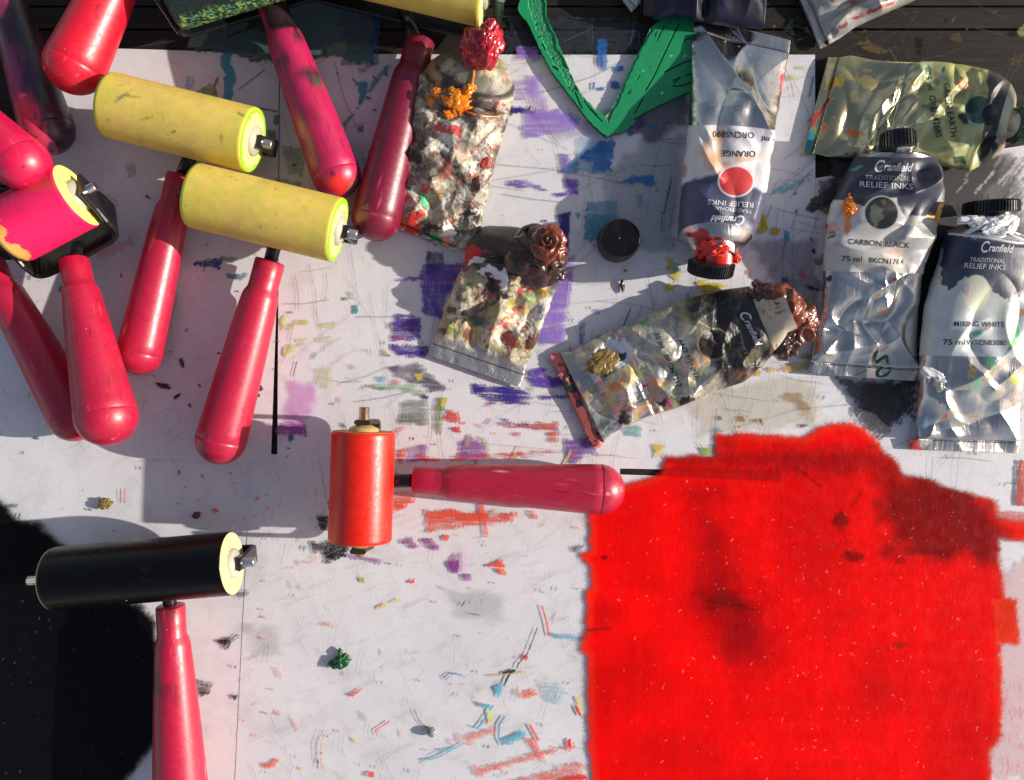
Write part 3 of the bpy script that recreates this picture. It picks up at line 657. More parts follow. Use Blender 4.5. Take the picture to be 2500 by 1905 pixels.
flecks(60, 560, 1150, 1420, 1900, 8, [(245, 190, 180), (235, 215, 190), (200, 205, 210), (245, 205, 205)], .45)
flecks(170, 680, 150, 2450, 1120, 4, [BLK, (50, 60, 90), (40, 90, 90), (60, 50, 60), (90, 60, 140)])
flecks(110, 1500, 400, 2500, 1250, 5, [BLK, (200, 180, 60), (70, 150, 170), (30, 60, 50), (200, 90, 70)], .85)
flecks(60, 680, 800, 1500, 1150, 6, [RED, (120, 80, 170), (150, 160, 80), (70, 150, 170)], .7)
flecks(70, 0, 0, 2500, 130, 4, [(130, 120, 100), (60, 90, 80), (20, 15, 12)], .6)
# the dark edge of the red roll-out showing through, and misplaced reds at the right border
pt.poly(V('l', (2020, 230), (2060, 230), (2060, 440), (2002, 440), (2010, 360)), (190, 50, 40), .9, 3, 1.5, .3, 90)
pt.poly(V('l', (1930, 460), (2100, 470), (2100, 610), (1935, 590)), (220, 60, 50), .6, 4, 3, .3)
pt.poly(V('l', (1900, 800), (2100, 620), (2100, 1680), (1880, 1680)), (240, 190, 190), .45, 14, 10, .1)
for q in range(16):
    x, y = rs.uniform(1950, 2042), rs.uniform(1150, 1650)
    pt.line(V('l', (x, y), (x + rs.uniform(-14, 14), y + rs.uniform(10, 50))), 3, (225, 80, 70), .55)

def sheet_from(ptn, shape, z, mat, name, thr=0.04, zz=None, extra=None, dx=0):
    ny, nx = shape; a = ptn.a.reshape(ny, nx)
    cell = np.maximum.reduce([a[:-1, :-1], a[1:, :-1], a[:-1, 1:], a[1:, 1:]]) > thr
    idx = np.arange(ny * nx).reshape(ny, nx)
    q = np.stack([idx[1:, :-1][cell], idx[1:, 1:][cell], idx[:-1, 1:][cell], idx[:-1, :-1][cell]], 1)
    used = np.unique(q); rem = np.full(ny * nx, -1, np.int64); rem[used] = np.arange(len(used)); q = rem[q]
    zv = np.full(len(used), z) if zz is None else zz.ravel()[used]
    k = (CAMH - z) / CAMH
    v = np.stack([(ptn.x[used] - CX) / S * k, -(ptn.y[used] - CY) / S * k, zv], 1)
    return quads(name, v, q, mat, None, True, Col=ptn.c[used], alp=ptn.a[used])
o = sheet_from(pt, GX.shape, 0.0, M['ink'], 'ink_smears')
tag(o, 'dried smears, flecks and scratches of coloured ink spread over the white papers, with one painted pink reflection', 'ink smears', kind='stuff')

# ------------------------------------------------------------------ rolled-out ink slabs
def slab(name, outline, base, mat, fn, label, z=0.0002, rough=9, soft=7, step=2.0):
    xs = [p[0] for p in outline]; ys_ = [p[1] for p in outline]
    gx = np.arange(max(-60, min(xs) - 30), min(W + 60, max(xs) + 30), step); gy = np.arange(max(-60, min(ys_) - 30), min(Hh + 60, max(ys_) + 30), step)
    X, Y = np.meshgrid(gx, gy); p = Paint(X, Y)
    sd = poly_sd(p.x, p.y, outline)
    d = sd + rough * fbm(p.x * .05, p.y * .05, 3, 5, .6) + 1.5 * fbm(p.x * .5, p.y * .5, 8, 2)
    p.a = sstep(-soft, soft, d) * sstep(-.5, .4, fbm(p.x * .4, p.y * .4, 21, 3) + d * .12 + .35)
    p.c[:] = lin(base); al = p.a.copy(); fn(p, sd); p.a = al
    zz = z + 0.00008 * fbm(p.x * .02, p.y * .02, 5, 3) + 0.00003 * fbm(p.x * .2, p.y * .1, 6, 3)
    o = sheet_from(p, X.shape, z, mat, name, .02, zz)
    tag(o, label, 'ink')
    return o
RO = V('l', (225, 345), (345, 310), (405, 280), (410, 207), (645, 212), (640, 105), (738, 112), (740, 98), (900, 118), (1040, 125), (1130, 75), (1260, 55), (1330, 90), (1410, 185), (1480, 240), (1500, 300), (1600, 305),
       (1660, 340), (1780, 375), (1920, 415), (1930, 490), (2080, 515), (2080, 600), (1935, 585), (1940, 700), (1950, 760), (1958, 855), (2012, 862), (2022, 1062), (1938, 1060), (1945, 1300), (1940, 1480), (1890, 1560), (1900, 1800), (95, 1800),
       (70, 1550), (65, 1120), (25, 1100), (60, 1000), (60, 820), (80, 810), (70, 720), (35, 655), (75, 640), (75, 500), (60, 420), (130, 380))
def redfn(p, sd):
    DR = (150, 4, 2)
    thin = sstep(26, 2, sd) * .5
    p.c = p.c * (1 - thin[:, None]) + lin((238, 60, 28)) * thin[:, None]
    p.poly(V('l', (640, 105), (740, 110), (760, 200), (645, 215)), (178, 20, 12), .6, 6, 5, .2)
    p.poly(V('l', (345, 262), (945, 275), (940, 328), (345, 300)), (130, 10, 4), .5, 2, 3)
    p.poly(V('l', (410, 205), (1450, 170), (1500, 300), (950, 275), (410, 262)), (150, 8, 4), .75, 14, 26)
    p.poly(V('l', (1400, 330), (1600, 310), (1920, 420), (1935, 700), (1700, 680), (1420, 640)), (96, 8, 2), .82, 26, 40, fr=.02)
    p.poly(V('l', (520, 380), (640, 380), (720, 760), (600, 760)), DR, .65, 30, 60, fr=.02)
    p.blob(V('l', (740, 950))[0], 80, 120, (112, 2, 4), .75, .3, .7, -25)
    p.blob(V('l', (690, 870))[0], 65, 22, (100, 6, 2), .6, .4, .5, 10)
    p.blob(V('l', (1212, 505))[0], 18, 22, (110, 10, 2), .8, .4, .4)
    p.blob(V('l', (1270, 665))[0], 26, 13, (120, 10, 2), .8, .3, .4)
    p.blob(V('l', (1480, 685))[0], 12, 10, (130, 10, 2), .6, .4, .4)
    p.blob(V('l', (1480, 1070))[0], 16, 10, (130, 10, 2), .6, .4, .4)
    p.poly(V('l', (1500, 620), (1710, 640), (1700, 668), (1510, 652)), (110, 4, 2), .7, 6, 8)
    p.line(V('l', (1010, 260), (1120, 350)), 5, (120, 10, 4), .6, 2)
    p.line(V('l', (1260, 440), (1300, 380)), 9, (140, 10, 4), .5, 3, soft=4)
    p.line(V('l', (600, 868), (760, 890), (840, 915)), 6, (90, 4, 2), .55, 2, soft=3)
    p.line(V('l', (50, 1000), (165, 992)), 7, (110, 20, 10), .7, 2, soft=2)
    p.line(V('l', (940, 260), (946, 800)), 2.5, (190, 4, 0), .5, 1, soft=2)
    p.blob(V('l', (140, 672))[0], 7, 6, (120, 4, 2), .8)
    p.poly(V('l', (100, 860), (240, 880), (220, 980), (70, 1000)), (170, 6, 2), .4, 20, 20)
    p.poly(V('l', (1900, 860), (2015, 862), (2022, 1062), (1920, 1060)), (240, 60, 24), .7, 4, 4, .2, 90)
    n = fbm(p.x * .006, p.y * .006, 31, 4)[:, None]
    p.c = p.c * (1 + .2 * n)
    p.c = p.c * (1 + .05 * fbm(p.x * .004, p.y * .06, 41, 3) + .05 * fbm(p.x * .05, p.y * .003, 43, 3))[:, None]
    # dust and lint caught in the ink, and wet glints painted as pale specks
    for i in range(380):
        u = rs.beta(1.4, 1.2); x = 1440 + 980 * u; y = 1150 + 760 * rs.beta(1.2, 1.3) + 60 * u
        a = rs.uniform(0, 3.14); l = rs.uniform(0, 7) * (rs.rand() < .45)
        p.line([(x, y), (x + l * math.cos(a), y + l * math.sin(a))], rs.uniform(1.1, 1.9), (250, 150, 130), rs.uniform(.4, 1), .2, soft=.9)
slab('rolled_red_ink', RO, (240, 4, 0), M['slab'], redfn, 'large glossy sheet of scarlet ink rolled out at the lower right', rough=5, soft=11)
BO = V('i', (-140, -20), (-10, 45), (60, 110), (130, 170), (210, 175), (300, 260), (380, 320), (450, 345), (500, 600), (820, 660), (910, 760), (940, 1000), (960, 1350), (900, 1480), (820, 1570), (740, 1680), (640, 1900), (-140, 1900))
def blkfn(p, sd):
    for i in range(60):
        x, y = rs.uniform(0, 380), rs.uniform(1400, 1905)
        a = rs.uniform(0, 3.14); l = rs.uniform(0, 5)
        p.line([(x, y), (x + l * math.cos(a), y + l * math.sin(a))], 1.5, (110, 120, 125), rs.uniform(.15, .6), .2, soft=.9)
slab('rolled_black_ink', BO, (9, 10, 13), M['blackslab'], blkfn, 'velvety black ink rolled out at the lower left under the black roller', rough=7, soft=16)

# ------------------------------------------------------------------ lathe, sweep and lump builders
def frame_of(ax):
    ax = Vector(ax).normalized(); up = Vector((0, 0, 1)) if abs(ax.z) < .9 else Vector((1, 0, 0))
    e1 = up.cross(ax).normalized(); e2 = ax.cross(e1); return ax, e1, e2
def lathe(name, prof, o, ax, mat, parent=None, seg=64, teeth=None, paint=None, base=(200, 30, 60), smooth=True):
    """prof: [(t, r)] in metres along ax from o"""
    ax, e1, e2 = frame_of(ax); o = Vector(o); n = len(prof)
    th = np.arange(seg) / seg * 2 * np.pi
    t = np.array([p[0] for p in prof]); r = np.array([max(p[1], 1e-6) for p in prof])
    R = np.repeat(r[:, None], seg, 1)
    if teeth:
        cnt, amp, t0, t1 = teeth
        m = ((t >= t0) & (t <= t1))[:, None]
        R = R + m * amp * np.sign(np.sin(th * cnt))[None, :] * 0.5
    A = np.array(ax); E1 = np.array(e1); E2 = np.array(e2)
    v = (np.array(o)[None, None] + t[:, None, None] * A + R[..., None] * (np.cos(th)[None, :, None] * E1 + np.sin(th)[None, :, None] * E2)).reshape(-1, 3)
    i = np.arange(n - 1)[:, None] * seg; j = np.arange(seg)[None]; j2 = (j + 1) % seg
    q = np.stack([i + j, i + j2, i + seg + j2, i + seg + j], -1).reshape(-1, 4)
    x, y = proj(v); p = Paint(x, y, base, 1.0)
    uv = np.stack([np.repeat(t, seg), np.tile(th, n), np.zeros(n * seg)], 1)
    if paint: paint(p, uv, v)
    return quads(name, v, q, mat, parent, smooth, Col=p.c)
def sweep(name, path, w, th, nrm, mat, parent=None, taper=None):
    """flat bar: width w along nrm, thickness th in the plane of the path"""
    nrm = Vector(nrm).normalized(); v = []; f = []
    n = len(path)
    for i, p in enumerate(path):
        a = path[max(i - 1, 0)]; b = path[min(i + 1, n - 1)]
        d = (b - a).normalized(); s = d.cross(nrm).normalized()
        ww = w * (taper(i / (n - 1)) if taper else 1)
        bev = th * .3
        for (su, sv, bu, bv) in ((1, 1, 1, 0), (1, 1, 0, 1), (-1, 1, 0, 1), (-1, 1, 1, 0), (-1, -1, 1, 0), (-1, -1, 0, 1), (1, -1, 0, 1), (1, -1, 1, 0)):
            v.append(p + s * (su * (th / 2 - (bev if bv else 0))) + nrm * (sv * (ww / 2 - (bev if bu else 0))))
    for i in range(n - 1):
        for j in range(8):
            f.append([i * 8 + j, i * 8 + (j + 1) % 8, i * 8 + 8 + (j + 1) % 8, i * 8 + 8 + j])
    f.append(list(range(7, -1, -1))); f.append([(n - 1) * 8 + j for j in range(8)])
    return pydata(name, v, f, mat, parent, smooth=False)
def smooth_path(pts, r, k=6):
    out = [pts[0]]
    for i in range(1, len(pts) - 1):
        a, b, c = pts[i - 1], pts[i], pts[i + 1]
        p = b + (a - b).normalized() * min(r, (a - b).length * .48); q = b + (c - b).normalized() * min(r, (c - b).length * .48)
        for j in range(k + 1):
            t = j / k; out.append(p * (1 - t) ** 2 + b * 2 * t * (1 - t) + q * t * t)
    out.append(pts[-1]); return out
_ico = None
def ico():
    global _ico
    if _ico is None:
        import bmesh
        bm = bmesh.new(); bmesh.ops.create_icosphere(bm, subdivisions=5, radius=1)
        _ico = ([v.co.copy() for v in bm.verts], [[v.index for v in f.verts] for f in bm.faces]); bm.free()
    return _ico
def lump(name, c, rad, mat, parent=None, amp=.35, fr=1.6, seed=0, rot=0, spike=0.0, floor=None, ridg=0.0, swirl=0.0):
    vs, fs = ico(); out = []; off = Vector((seed * 3.7, seed * 1.3, -seed * 2.1))
    ca, sa = math.cos(rot), math.sin(rot)
    for v in vs:
        v0 = v; wv_ = mnoise.noise_vector(v * 1.3 + off) * .45
        n = mnoise.fractal((v + wv_) * fr * .7 + off, 1.1, 2.0, 5)
        rg = 1 - abs(mnoise.noise(v * fr * 2.2 - off)) * 2
        s = 1 + amp * n + ridg * rg * .35
        if spike: s += spike * max(0, v.z) ** 4
        if swirl: s += swirl * math.sin(7 * math.hypot(v.x, v.y) * 3 + 2 * math.atan2(v.y, v.x)) * max(0, v.z)
        p = Vector((v.x * rad[0] * s, v.y * rad[1] * s, v.z * rad[2] * s))
        p = Vector((p.x * ca - p.y * sa, p.x * sa + p.y * ca, p.z)) + c
        if floor is not None and p.z < floor: p.z = floor
        out.append(p)
    return pydata(name, out, fs, mat, parent)

# ------------------------------------------------------------------ brayers (hand rollers)
PINK = (180, 22, 58)
def handle_prof(L, rn, R):
    k = L / 118.0e-3
    pr = [(0, 0), (0, rn * .93), (.0006, rn), (.010 * k, rn * .99), (.0158 * k, rn * .985), (.0172 * k, rn * 1.03), (.0195 * k, rn * 1.16), (.0215 * k, rn * 1.215), (.026 * k, rn * 1.26)]
    tb = L - R
    for i in range(1, 15):
        s = i / 14; pr.append((.026 * k + (tb - .026 * k) * s, rn * 1.26 + (R - rn * 1.26) * (s ** .92)))
    t0, r0 = pr.pop()
    pr += [(t0 - .0004, R), (t0 - .0002, R - .00013), (t0 + .0002, R - .00013), (t0 + .0004, R)]
    for i in range(1, 17):
        a = i / 16 * math.pi / 2; pr.append((tb + R * math.sin(a), R * math.cos(a)))
    return pr
def handle(root, p0, z0, p1, z1, rn_px, R_px, paint=None, base=PINK):
    o = P(p0, z0)
    R = R_px / S * (CAMH - z1) / CAMH; rn = rn_px / S * (CAMH - z0) / CAMH
    tip = P(p1, z1); ax = (tip - o); L = ax.length
    return lathe('handle', handle_prof(L, rn, R), o, ax, M['handle'], root, 96, paint=paint, base=base), o, ax.normalized()
def marks_pts(pr, n, w, col, spread=1):   # worn scuffs
    def f(p, uv, v):
        r = np.random.RandomState(n)
        x0, x1, y0, y1 = p.x.min(), p.x.max(), p.y.min(), p.y.max()
        for i in range(n):
            p.blob((r.uniform(x0, x1), r.uniform(y0, y1)), w * r.uniform(.3, 1), w * r.uniform(.2, .7), col[r.randint(len(col))], r.uniform(.3, .9), .5, .3, r.uniform(0, 180))
    return f
def scuff(p, uv, v):
    sd_ = int(abs(v[0, 0]) * 1e5) % 1000; r_ = np.random.RandomState(sd_)
    x0, x1, y0, y1 = p.x.min(), p.x.max(), p.y.min(), p.y.max()
    m = sstep(.15, .8, fbm(p.x * .013, p.y * .013, sd_, 4)); p.c = p.c * (1 - .12 * m[:, None])
    m = sstep(.55, .8, fbm(p.x * .05, p.y * .05, sd_ + 5, 4)) * .15; p.c = p.c * (1 - m[:, None]) + lin((110, 14, 36)) * m[:, None]
    for i in range(46):
        q = r_.uniform(1, 4.5); p.blob((r_.uniform(x0, x1), r_.uniform(y0, y1)), q, q * r_.uniform(.3, .8), [(244, 130, 150), (90, 10, 30), (250, 170, 175), (60, 20, 30)][r_.randint(4)], r_.uniform(.3, .85), .5, .3, r_.uniform(0, 180))
    for i in range(26):
        x, y = r_.uniform(x0, x1), r_.uniform(y0, y1); a = r_.uniform(0, 3.1); l = r_.uniform(6, 26)
        p.line([(x, y), (x + l * math.cos(a), y + l * math.sin(a))], 1.3, (240, 110, 135), r_.uniform(.2, .6), .4)

def brayer(label, A=None, B=None, zA=.033, zB=.033, rr=.018, neck=None, zn=.02, tip=None, zt=.015, rn=31, R=55, hpaint=scuff, hbase=PINK, sleeve='sleeve', rbase=(226, 198, 96), rpaint=None,
           endcol=(240, 226, 140), rim=(150, 220, 30), hoff=.012, zb=.0085, pin='steel', plate='yoke', pins=(.008, .011), yw=.010, bulge=.006, hubm='nylon'):
    if A is not None:
        a, b = P(A, zA), P(B, zB); mid = (a + b) / 2
    nk = P(neck, zn)
    root = empty('brayer', (nk.x, nk.y, 0) if A is None else (mid.x, mid.y, 0))
    tag(root, label, 'brayer', 'hand rollers with plastic grips')
    h, o, ax = handle(root, neck, zn, tip, zt, rn, R, hpaint, hbase)
    if A is None:
        lathe('shank', [(0, 0), (0, .0034), (.03, .0034), (.03, 0)], o - ax * .0295, ax, M['yoke'], root, 24)
        return root
    d = (b - a).normalized(); L = (b - a).length
    pr = [(0, rr * .80), (0, rr * .965), (.0006, rr * .99), (.0015, rr)]
    pr += [(.0015 + (L - .003) * i / 110, rr) for i in range(1, 110)] + [(L - .0015, rr), (L - .0006, rr * .99), (L, rr * .965), (L, rr * .80)]
    lathe('roller', pr, a, d, M[sleeve], root, 160, paint=rpaint, base=rbase)
    def rimpaint(p, uv, v):
        r = uv_r(v, a, d); w = sstep(rr * .80, rr * .85, r + rr * .03 * fbm(p.x * .2, p.y * .2, 4, 3))
        if rim is not None: p.c = p.c * (1 - w[:, None]) + lin(rim) * w[:, None]
        p.c *= (1 + .15 * fbm(p.x * .3, p.y * .3, 9, 3))[:, None]
        for i in range(40):
            k = rs.randint(len(p.x)); p.blob((p.x[k], p.y[k]), 4, 2.5, (120, 130, 50), .5, .5, .3, rs.uniform(0, 180))
    def uv_r(v, c, d_):
        w = v - np.array(c); t = w @ np.array(d_); return np.linalg.norm(w - t[:, None] * np.array(d_), axis=1)
    for c, s in ((a, -1), (b, 1)):
        rings = [(.0004 + i * .00001, rr * (.972 - i * .972 / 24)) for i in range(25)]
        lathe('end_disc', [(0, rr * .972)] + rings, c - d * s * .0002, d * s, M['cream'], root, 96, paint=rimpaint, base=endcol)
        lathe('hub', [(0, rr * .48), (.0016, rr * .46), (.0022, rr * .40), (.0030, rr * .30), (.0034, rr * .26), (.0034, 0)], c + d * s * .0003, d * s, M[hubm], root, 40)
    lathe('axle', [(0, 0), (0, .0024), (.0004, .0028), (L + pins[0] + pins[1] - .0004, .0028), (L + pins[0] + pins[1], .0024), (L + pins[0] + pins[1], 0)], a - d * pins[0], d, M[pin], root, 32)
    # yoke: two arms and the bar behind the roller
    hd = Vector((nk.x - mid.x, nk.y - mid.y, 0)); hd -= d * hd.dot(d); hd.z = 0; hd.normalize()
    bar = mid + hd * hoff; bar.z = zb
    down = (bar - mid)
    ea, eb = a - d * .0052, b + d * .0052
    nrm = d.cross(down).normalized()
    up_ = down.normalized() * -.0052
    pa = [ea + up_, ea + down * .55 - d * bulge * .5, ea + down * .98 - d * bulge * .2, bar, eb + down * .98 + d * bulge * .2, eb + down * .55 + d * bulge * .5, eb + up_]
    sweep('yoke', smooth_path(pa, .009), yw, .0026, nrm, M[plate], root, taper=lambda t: .72 + .28 * min(1, min(t, 1 - t) * 9))
    sh = (o + ax * .004) - bar
    lathe('shank', [(0, 0), (0, .0042), (sh.length, .0036), (sh.length, 0)], bar, sh, M['yoke'], root, 28)
    return root

def y_stain(seed, n=16, marks=()):
    def f(p, uv, v):
        r = np.random.RandomState(seed)
        p.c *= (1 + .08 * fbm(p.x * .01, p.y * .01, seed, 3))[:, None]
        m = sstep(.05, .6, fbm(p.x * .012, p.y * .012, seed + 2, 4)) * .38
        p.c = p.c * (1 - m[:, None]) + lin((222, 206, 76)) * m[:, None]
        t = uv[:, 0]; L = t.max(); e = np.maximum(sstep(.012, .0, t), sstep(L - .010, L, t)) * .5
        p.c = p.c * (1 - e[:, None]) + lin((206, 206, 66)) * e[:, None]
        x0, x1, y0, y1 = p.x.min(), p.x.max(), p.y.min(), p.y.max()
        for i in range(n):
            p.blob((r.uniform(x0, x1), r.uniform(y0, y1)), r.uniform(2, 12), r.uniform(1.2, 5), [(110, 120, 40), (190, 200, 40), (150, 120, 60)][r.randint(3)], r.uniform(.2, .6), .6, .4, r.uniform(0, 180))
        for i in range(40):
            q = r.uniform(.8, 2.4); p.blob((r.uniform(x0, x1), r.uniform(y0, y1)), q, q * .7, [(110, 100, 50), (150, 120, 70), (70, 70, 50)][r.randint(3)], r.uniform(.3, .8), .5, .3, 0)
        for i in range(10):
            p.blob((r.uniform(x0, x1), r.uniform(y0, y1)), r.uniform(14, 40), r.uniform(10, 26), [(196, 204, 60), (214, 180, 110), (170, 160, 90)][r.randint(3)], r.uniform(.1, .3), .7, .9, r.uniform(0, 180))
        for pts, w, c, al in marks: p.line(pts, w, c, al, 1.5, soft=2)
    return f
EO = lambda *p: V('o', *p)
# 1 stained, upper left corner
def st1(p, uv, v):
    p.c[:] = lin((120, 40, 96))
    m = sstep(-.05, .25, fbm(p.x * .011, p.y * .008, 40, 4)); p.c = p.c * (1 - .9 * m[:, None]) + lin((36, 28, 40)) * .9 * m[:, None]
    m = sstep(.0, .5, fbm(p.x * .009, p.y * .006, 45, 4)); p.c = p.c * (1 - .7 * m[:, None]) + lin((190, 60, 110)) * .7 * m[:, None]
    p.poly(V('a', (60, 640), (180, 600), (320, 900), (300, 980), (200, 900)), (214, 60, 90), .8, 10, 8)
    p.poly(V('a', (230, 530), (275, 540), (310, 640), (280, 650)), (60, 110, 90), .8, 4, 3)
    p.poly(V('a', (80, 30), (190, 60), (250, 330), (180, 340), (100, 200)), (24, 22, 28), .85, 10, 6)
    for k in range(40): p.blob((rs.uniform(0, 150), rs.uniform(0, 380)), rs.uniform(2, 7), rs.uniform(2, 5), (24, 20, 28), .7, .5, .3, rs.uniform(0, 180))
brayer('purple and black stained grip in the top left corner', neck=EO((-22, -120))[0], zn=.018, tip=EO((118, 330))[0], zt=.017, rn=32, R=62, hpaint=st1)
brayer('bright red grip pointing down from the top edge beside the purple and black stained grip', neck=EO((330, -215))[0], zn=.035, tip=EO((135, 196))[0], zt=.036, rn=38, R=71, hbase=(214, 20, 46))
brayer('pink grip at the left edge whose round end lies over the pink inked roller', neck=EO((-260, 80))[0], zn=.04, tip=EO((88, 388))[0], zt=.052, rn=38, R=67, hbase=(204, 14, 70))
brayer('dark crimson grip on the left, crossing under the pink roller grip', neck=EO((-24, 566))[0], zn=.015, tip=EO((186, 944))[0], zt=.016, rn=34, R=60)
def pinkroll(p, uv, v):
    t = uv[:, 0]; m = sstep(.009, .004, t + .004 * fbm(p.x * .03, p.y * .03, 77, 4))
    p.poly(V('a', (0, 1420), (40, 1500), (50, 1560), (130, 1560), (150, 1600), (190, 1640), (170, 1665), (60, 1640), (-60, 1500)), (236, 176, 90), 1, 8, 1.2, fr=.06)
    p.blob(V('a', (270, 1180))[0], 40, 18, (236, 90, 60), .55, .5, .8)
    p.blob(V('a', (60, 1330))[0], 40, 30, (226, 10, 90), .5, .6, .8)
    k = sstep(.25, .3, fbm(p.x * .4, p.y * .4, 12, 2)) * sstep(30, -20, p.x + .4 * (p.y - 520)) * .6
    p.c = p.c * (1 - k[:, None]) + lin((120, 0, 50)) * k[:, None]
brayer('short roller coated in hot pink ink with a pink grip, at the left edge', EO((22, 499))[0], EO((168, 421))[0], .036, .038, .018, EO((160, 562))[0], .024, EO((241, 957))[0], .045, 35, 73,
       sleeve='sleeve', rbase=(252, 30, 100), rpaint=pinkroll, rim=(250, 236, 120), endcol=(250, 238, 130), hoff=.015, zb=.014, yw=.024, bulge=.0)
gm = [(V('a', (740, 655), (790, 610), (900, 625)), 5, (90, 100, 70), .5), (V('a', (760, 630), (820, 600)), 9, (90, 100, 80), .5), (V('a', (760, 550), (830, 538)), 2.5, (110, 110, 60), .5), (V('a', (900, 770), (980, 748)), 3, (80, 80, 40), .7),
      (V('a', (1530, 725), (1560, 745)), 6, (110, 140, 30), .8), (V('a', (1100, 850), (1120, 840)), 4, (90, 90, 40), .8)]
brayer('yellow roller with blue scuffs, its grip running under the other yellow roller', EO((240, 227))[0], EO((545, 303))[0], .034, .034, .0175, EO((388, 378))[0], .012, EO((290, 807))[0], .0145, 32, 54, rpaint=y_stain(3, marks=gm), hoff=-.004, bulge=0.0)
brayer('lower yellow roller with a lime rim and pink grip, lying across the other grip', EO((420, 421))[0], EO((728, 496))[0], .036, .036, .0175, EO((582, 562))[0], .018, EO((462, 998))[0], .017, 36, 61, rpaint=y_stain(8), hoff=-.003, bulge=0.0)
def st8(p, uv, v):
    p.c[:] = lin((182, 30, 80))
    p.poly(V('b', (60, -80), (340, -80), (340, 200), (270, 180), (165, 190)), (18, 20, 24), .97, 5, 4)
    for x, y, rx, ry, r in [(235, 400, 16, 26, 20), (360, 460, 12, 6, 10), (315, 465, 10, 9, 0), (450, 505, 24, 16, 35), (410, 470, 9, 6, 0), (340, 240, 16, 12, 30), (400, 740, 30, 22, 0), (275, 690, 6, 12, 0), (560, 1130, 12, 9, 0), (330, 1000, 30, 60, 80)]:
        p.blob(V('b', (x, y))[0], rx, ry, (44, 34, 42), .85 if rx < 28 else .35, .5, .35, r)
    p.blob(V('b', (455, 505))[0], 15, 9, (50, 84, 60), .9, .3, .3, 35)
    p.poly(V('b', (230, 420), (330, 480), (420, 1100), (300, 720)), (150, 30, 80), .5, 20, 16)
    p.poly(V('b', (330, 760), (400, 800), (430, 1000), (390, 1060)), (170, 100, 70), .4, 12, 14)
    p.blob(V('b', (610, 1180))[0], 30, 24, (226, 40, 26), .85, .4, .4)
    p.poly(V('b', (660, 1180), (730, 1120), (700, 1230), (640, 1270)), (110, 100, 80), .8, 5, 3)
    for k in range(34):
        t = rs.rand(); p.blob(V('b', (260 + 360 * t + rs.uniform(-90, 90), 250 + 850 * t))[0], rs.uniform(1.5, 5), rs.uniform(1, 3), (70, 20, 50), .7, .5, .3, rs.uniform(0, 180))
def speck(p, uv, v):
    low = sstep(-26, 6, p.y - (58 - .306 * (p.x - 430)))  # specks only along the lower edge; shade above painted as near black
    m = low * sstep(.0, .35, fbm(p.x * .45, p.y * .45, 19, 3)); p.c = p.c * (1 - m[:, None]) + lin((80, 170, 140)) * m[:, None]
    m = low * sstep(.25, .45, fbm(p.x * .5, p.y * .5, 29, 2)); p.c = p.c * (1 - m[:, None]) + lin((170, 185, 70)) * m[:, None]
    m = sstep(.0, .3, fbm(p.x * .2, p.y * .2, 39, 3)); p.c = p.c * (1 - .85 * m[:, None]) + lin((8, 20, 22)) * .85 * m[:, None]
brayer('ink blotched magenta grip with a dark green speckled roller cut by the top edge', EO((366, -8))[0], EO((735, -118))[0], .034, .034, .0175, EO((585, 8))[0], .018, EO((742, 425))[0], .017, 36, 60,
       hpaint=st8, sleeve='sleeve', rbase=(10, 34, 34), rpaint=speck, endcol=(40, 50, 45), rim=(20, 50, 45), hoff=.004, zb=.012, yw=.02, bulge=0.0)
brayer('grip coloured maroon for shade beside the crusted tube, its cream roller cut by the top edge', EO((668, -106))[0], EO((1046, -16))[0], .040, .040, .0175, EO((905, 86))[0], .014, EO((798, 518))[0], .0145, 36, 60,
       hbase=(122, 16, 48), rpaint=y_stain(14), rim=(225, 222, 150), endcol=(225, 222, 150), hoff=.006, yw=.016)  # grip base colour darkened to carry the crusted tube's shade
def redroll(p, uv, v):
    n = fbm(uv[:, 0] * 500, uv[:, 1] * 10, 3, 4); p.c *= (1 + .1 * n)[:, None]
brayer('scarlet inked roller with brass pins and a crimson grip lying crosswise in the middle', EO((783, 930))[0], EO((775, 1164))[0], .033, .033, .0172, EO((889, 1034))[0], .020, EO((1345, 1057))[0], .0165, 34, 62,
       sleeve='sleevewet', rbase=(218, 32, 10), rpaint=redroll, rim=(216, 90, 30), endcol=(205, 165, 70), hoff=.000, bulge=0.0, pin='brass', plate='rust', pins=(.0135, .0085), yw=.012, zb=.012, hubm='brasshub')
def blkroll(p, uv, v):
    m = sstep(.6, 1.2, fbm(uv[:, 0] * 120, uv[:, 1] * 3, 5, 3)) * .3; p.c = p.c * (1 - m[:, None]) + lin((60, 10, 20)) * m[:, None]
def st11(p, uv, v):
    scuff(p, uv, v)
    for x, y, rx, ry in [(1000, 690, 14, 7), (970, 770, 10, 8), (1010, 730, 6, 12), (970, 1170, 34, 22), (905, 1120, 10, 20)]:
        p.blob(V('i', (x, y))[0], rx, ry, (50, 10, 22), .75 if rx < 20 else .4, .6, .5)
brayer('glossy black inked roller on the black ink, its pink grip leaving the bottom edge', EO((118, 1246))[0], EO((500, 1213))[0], .034, .036, .0170, EO((367, 1304))[0], .020, EO((392, 1760))[0], .016, 34, 64, hpaint=st11,
       sleeve='sleeveblack', rbase=(5, 5, 6), rpaint=blkroll, rim=None, endcol=(238, 222, 150), hoff=.000, bulge=0.0, pins=(.0145, .0125))

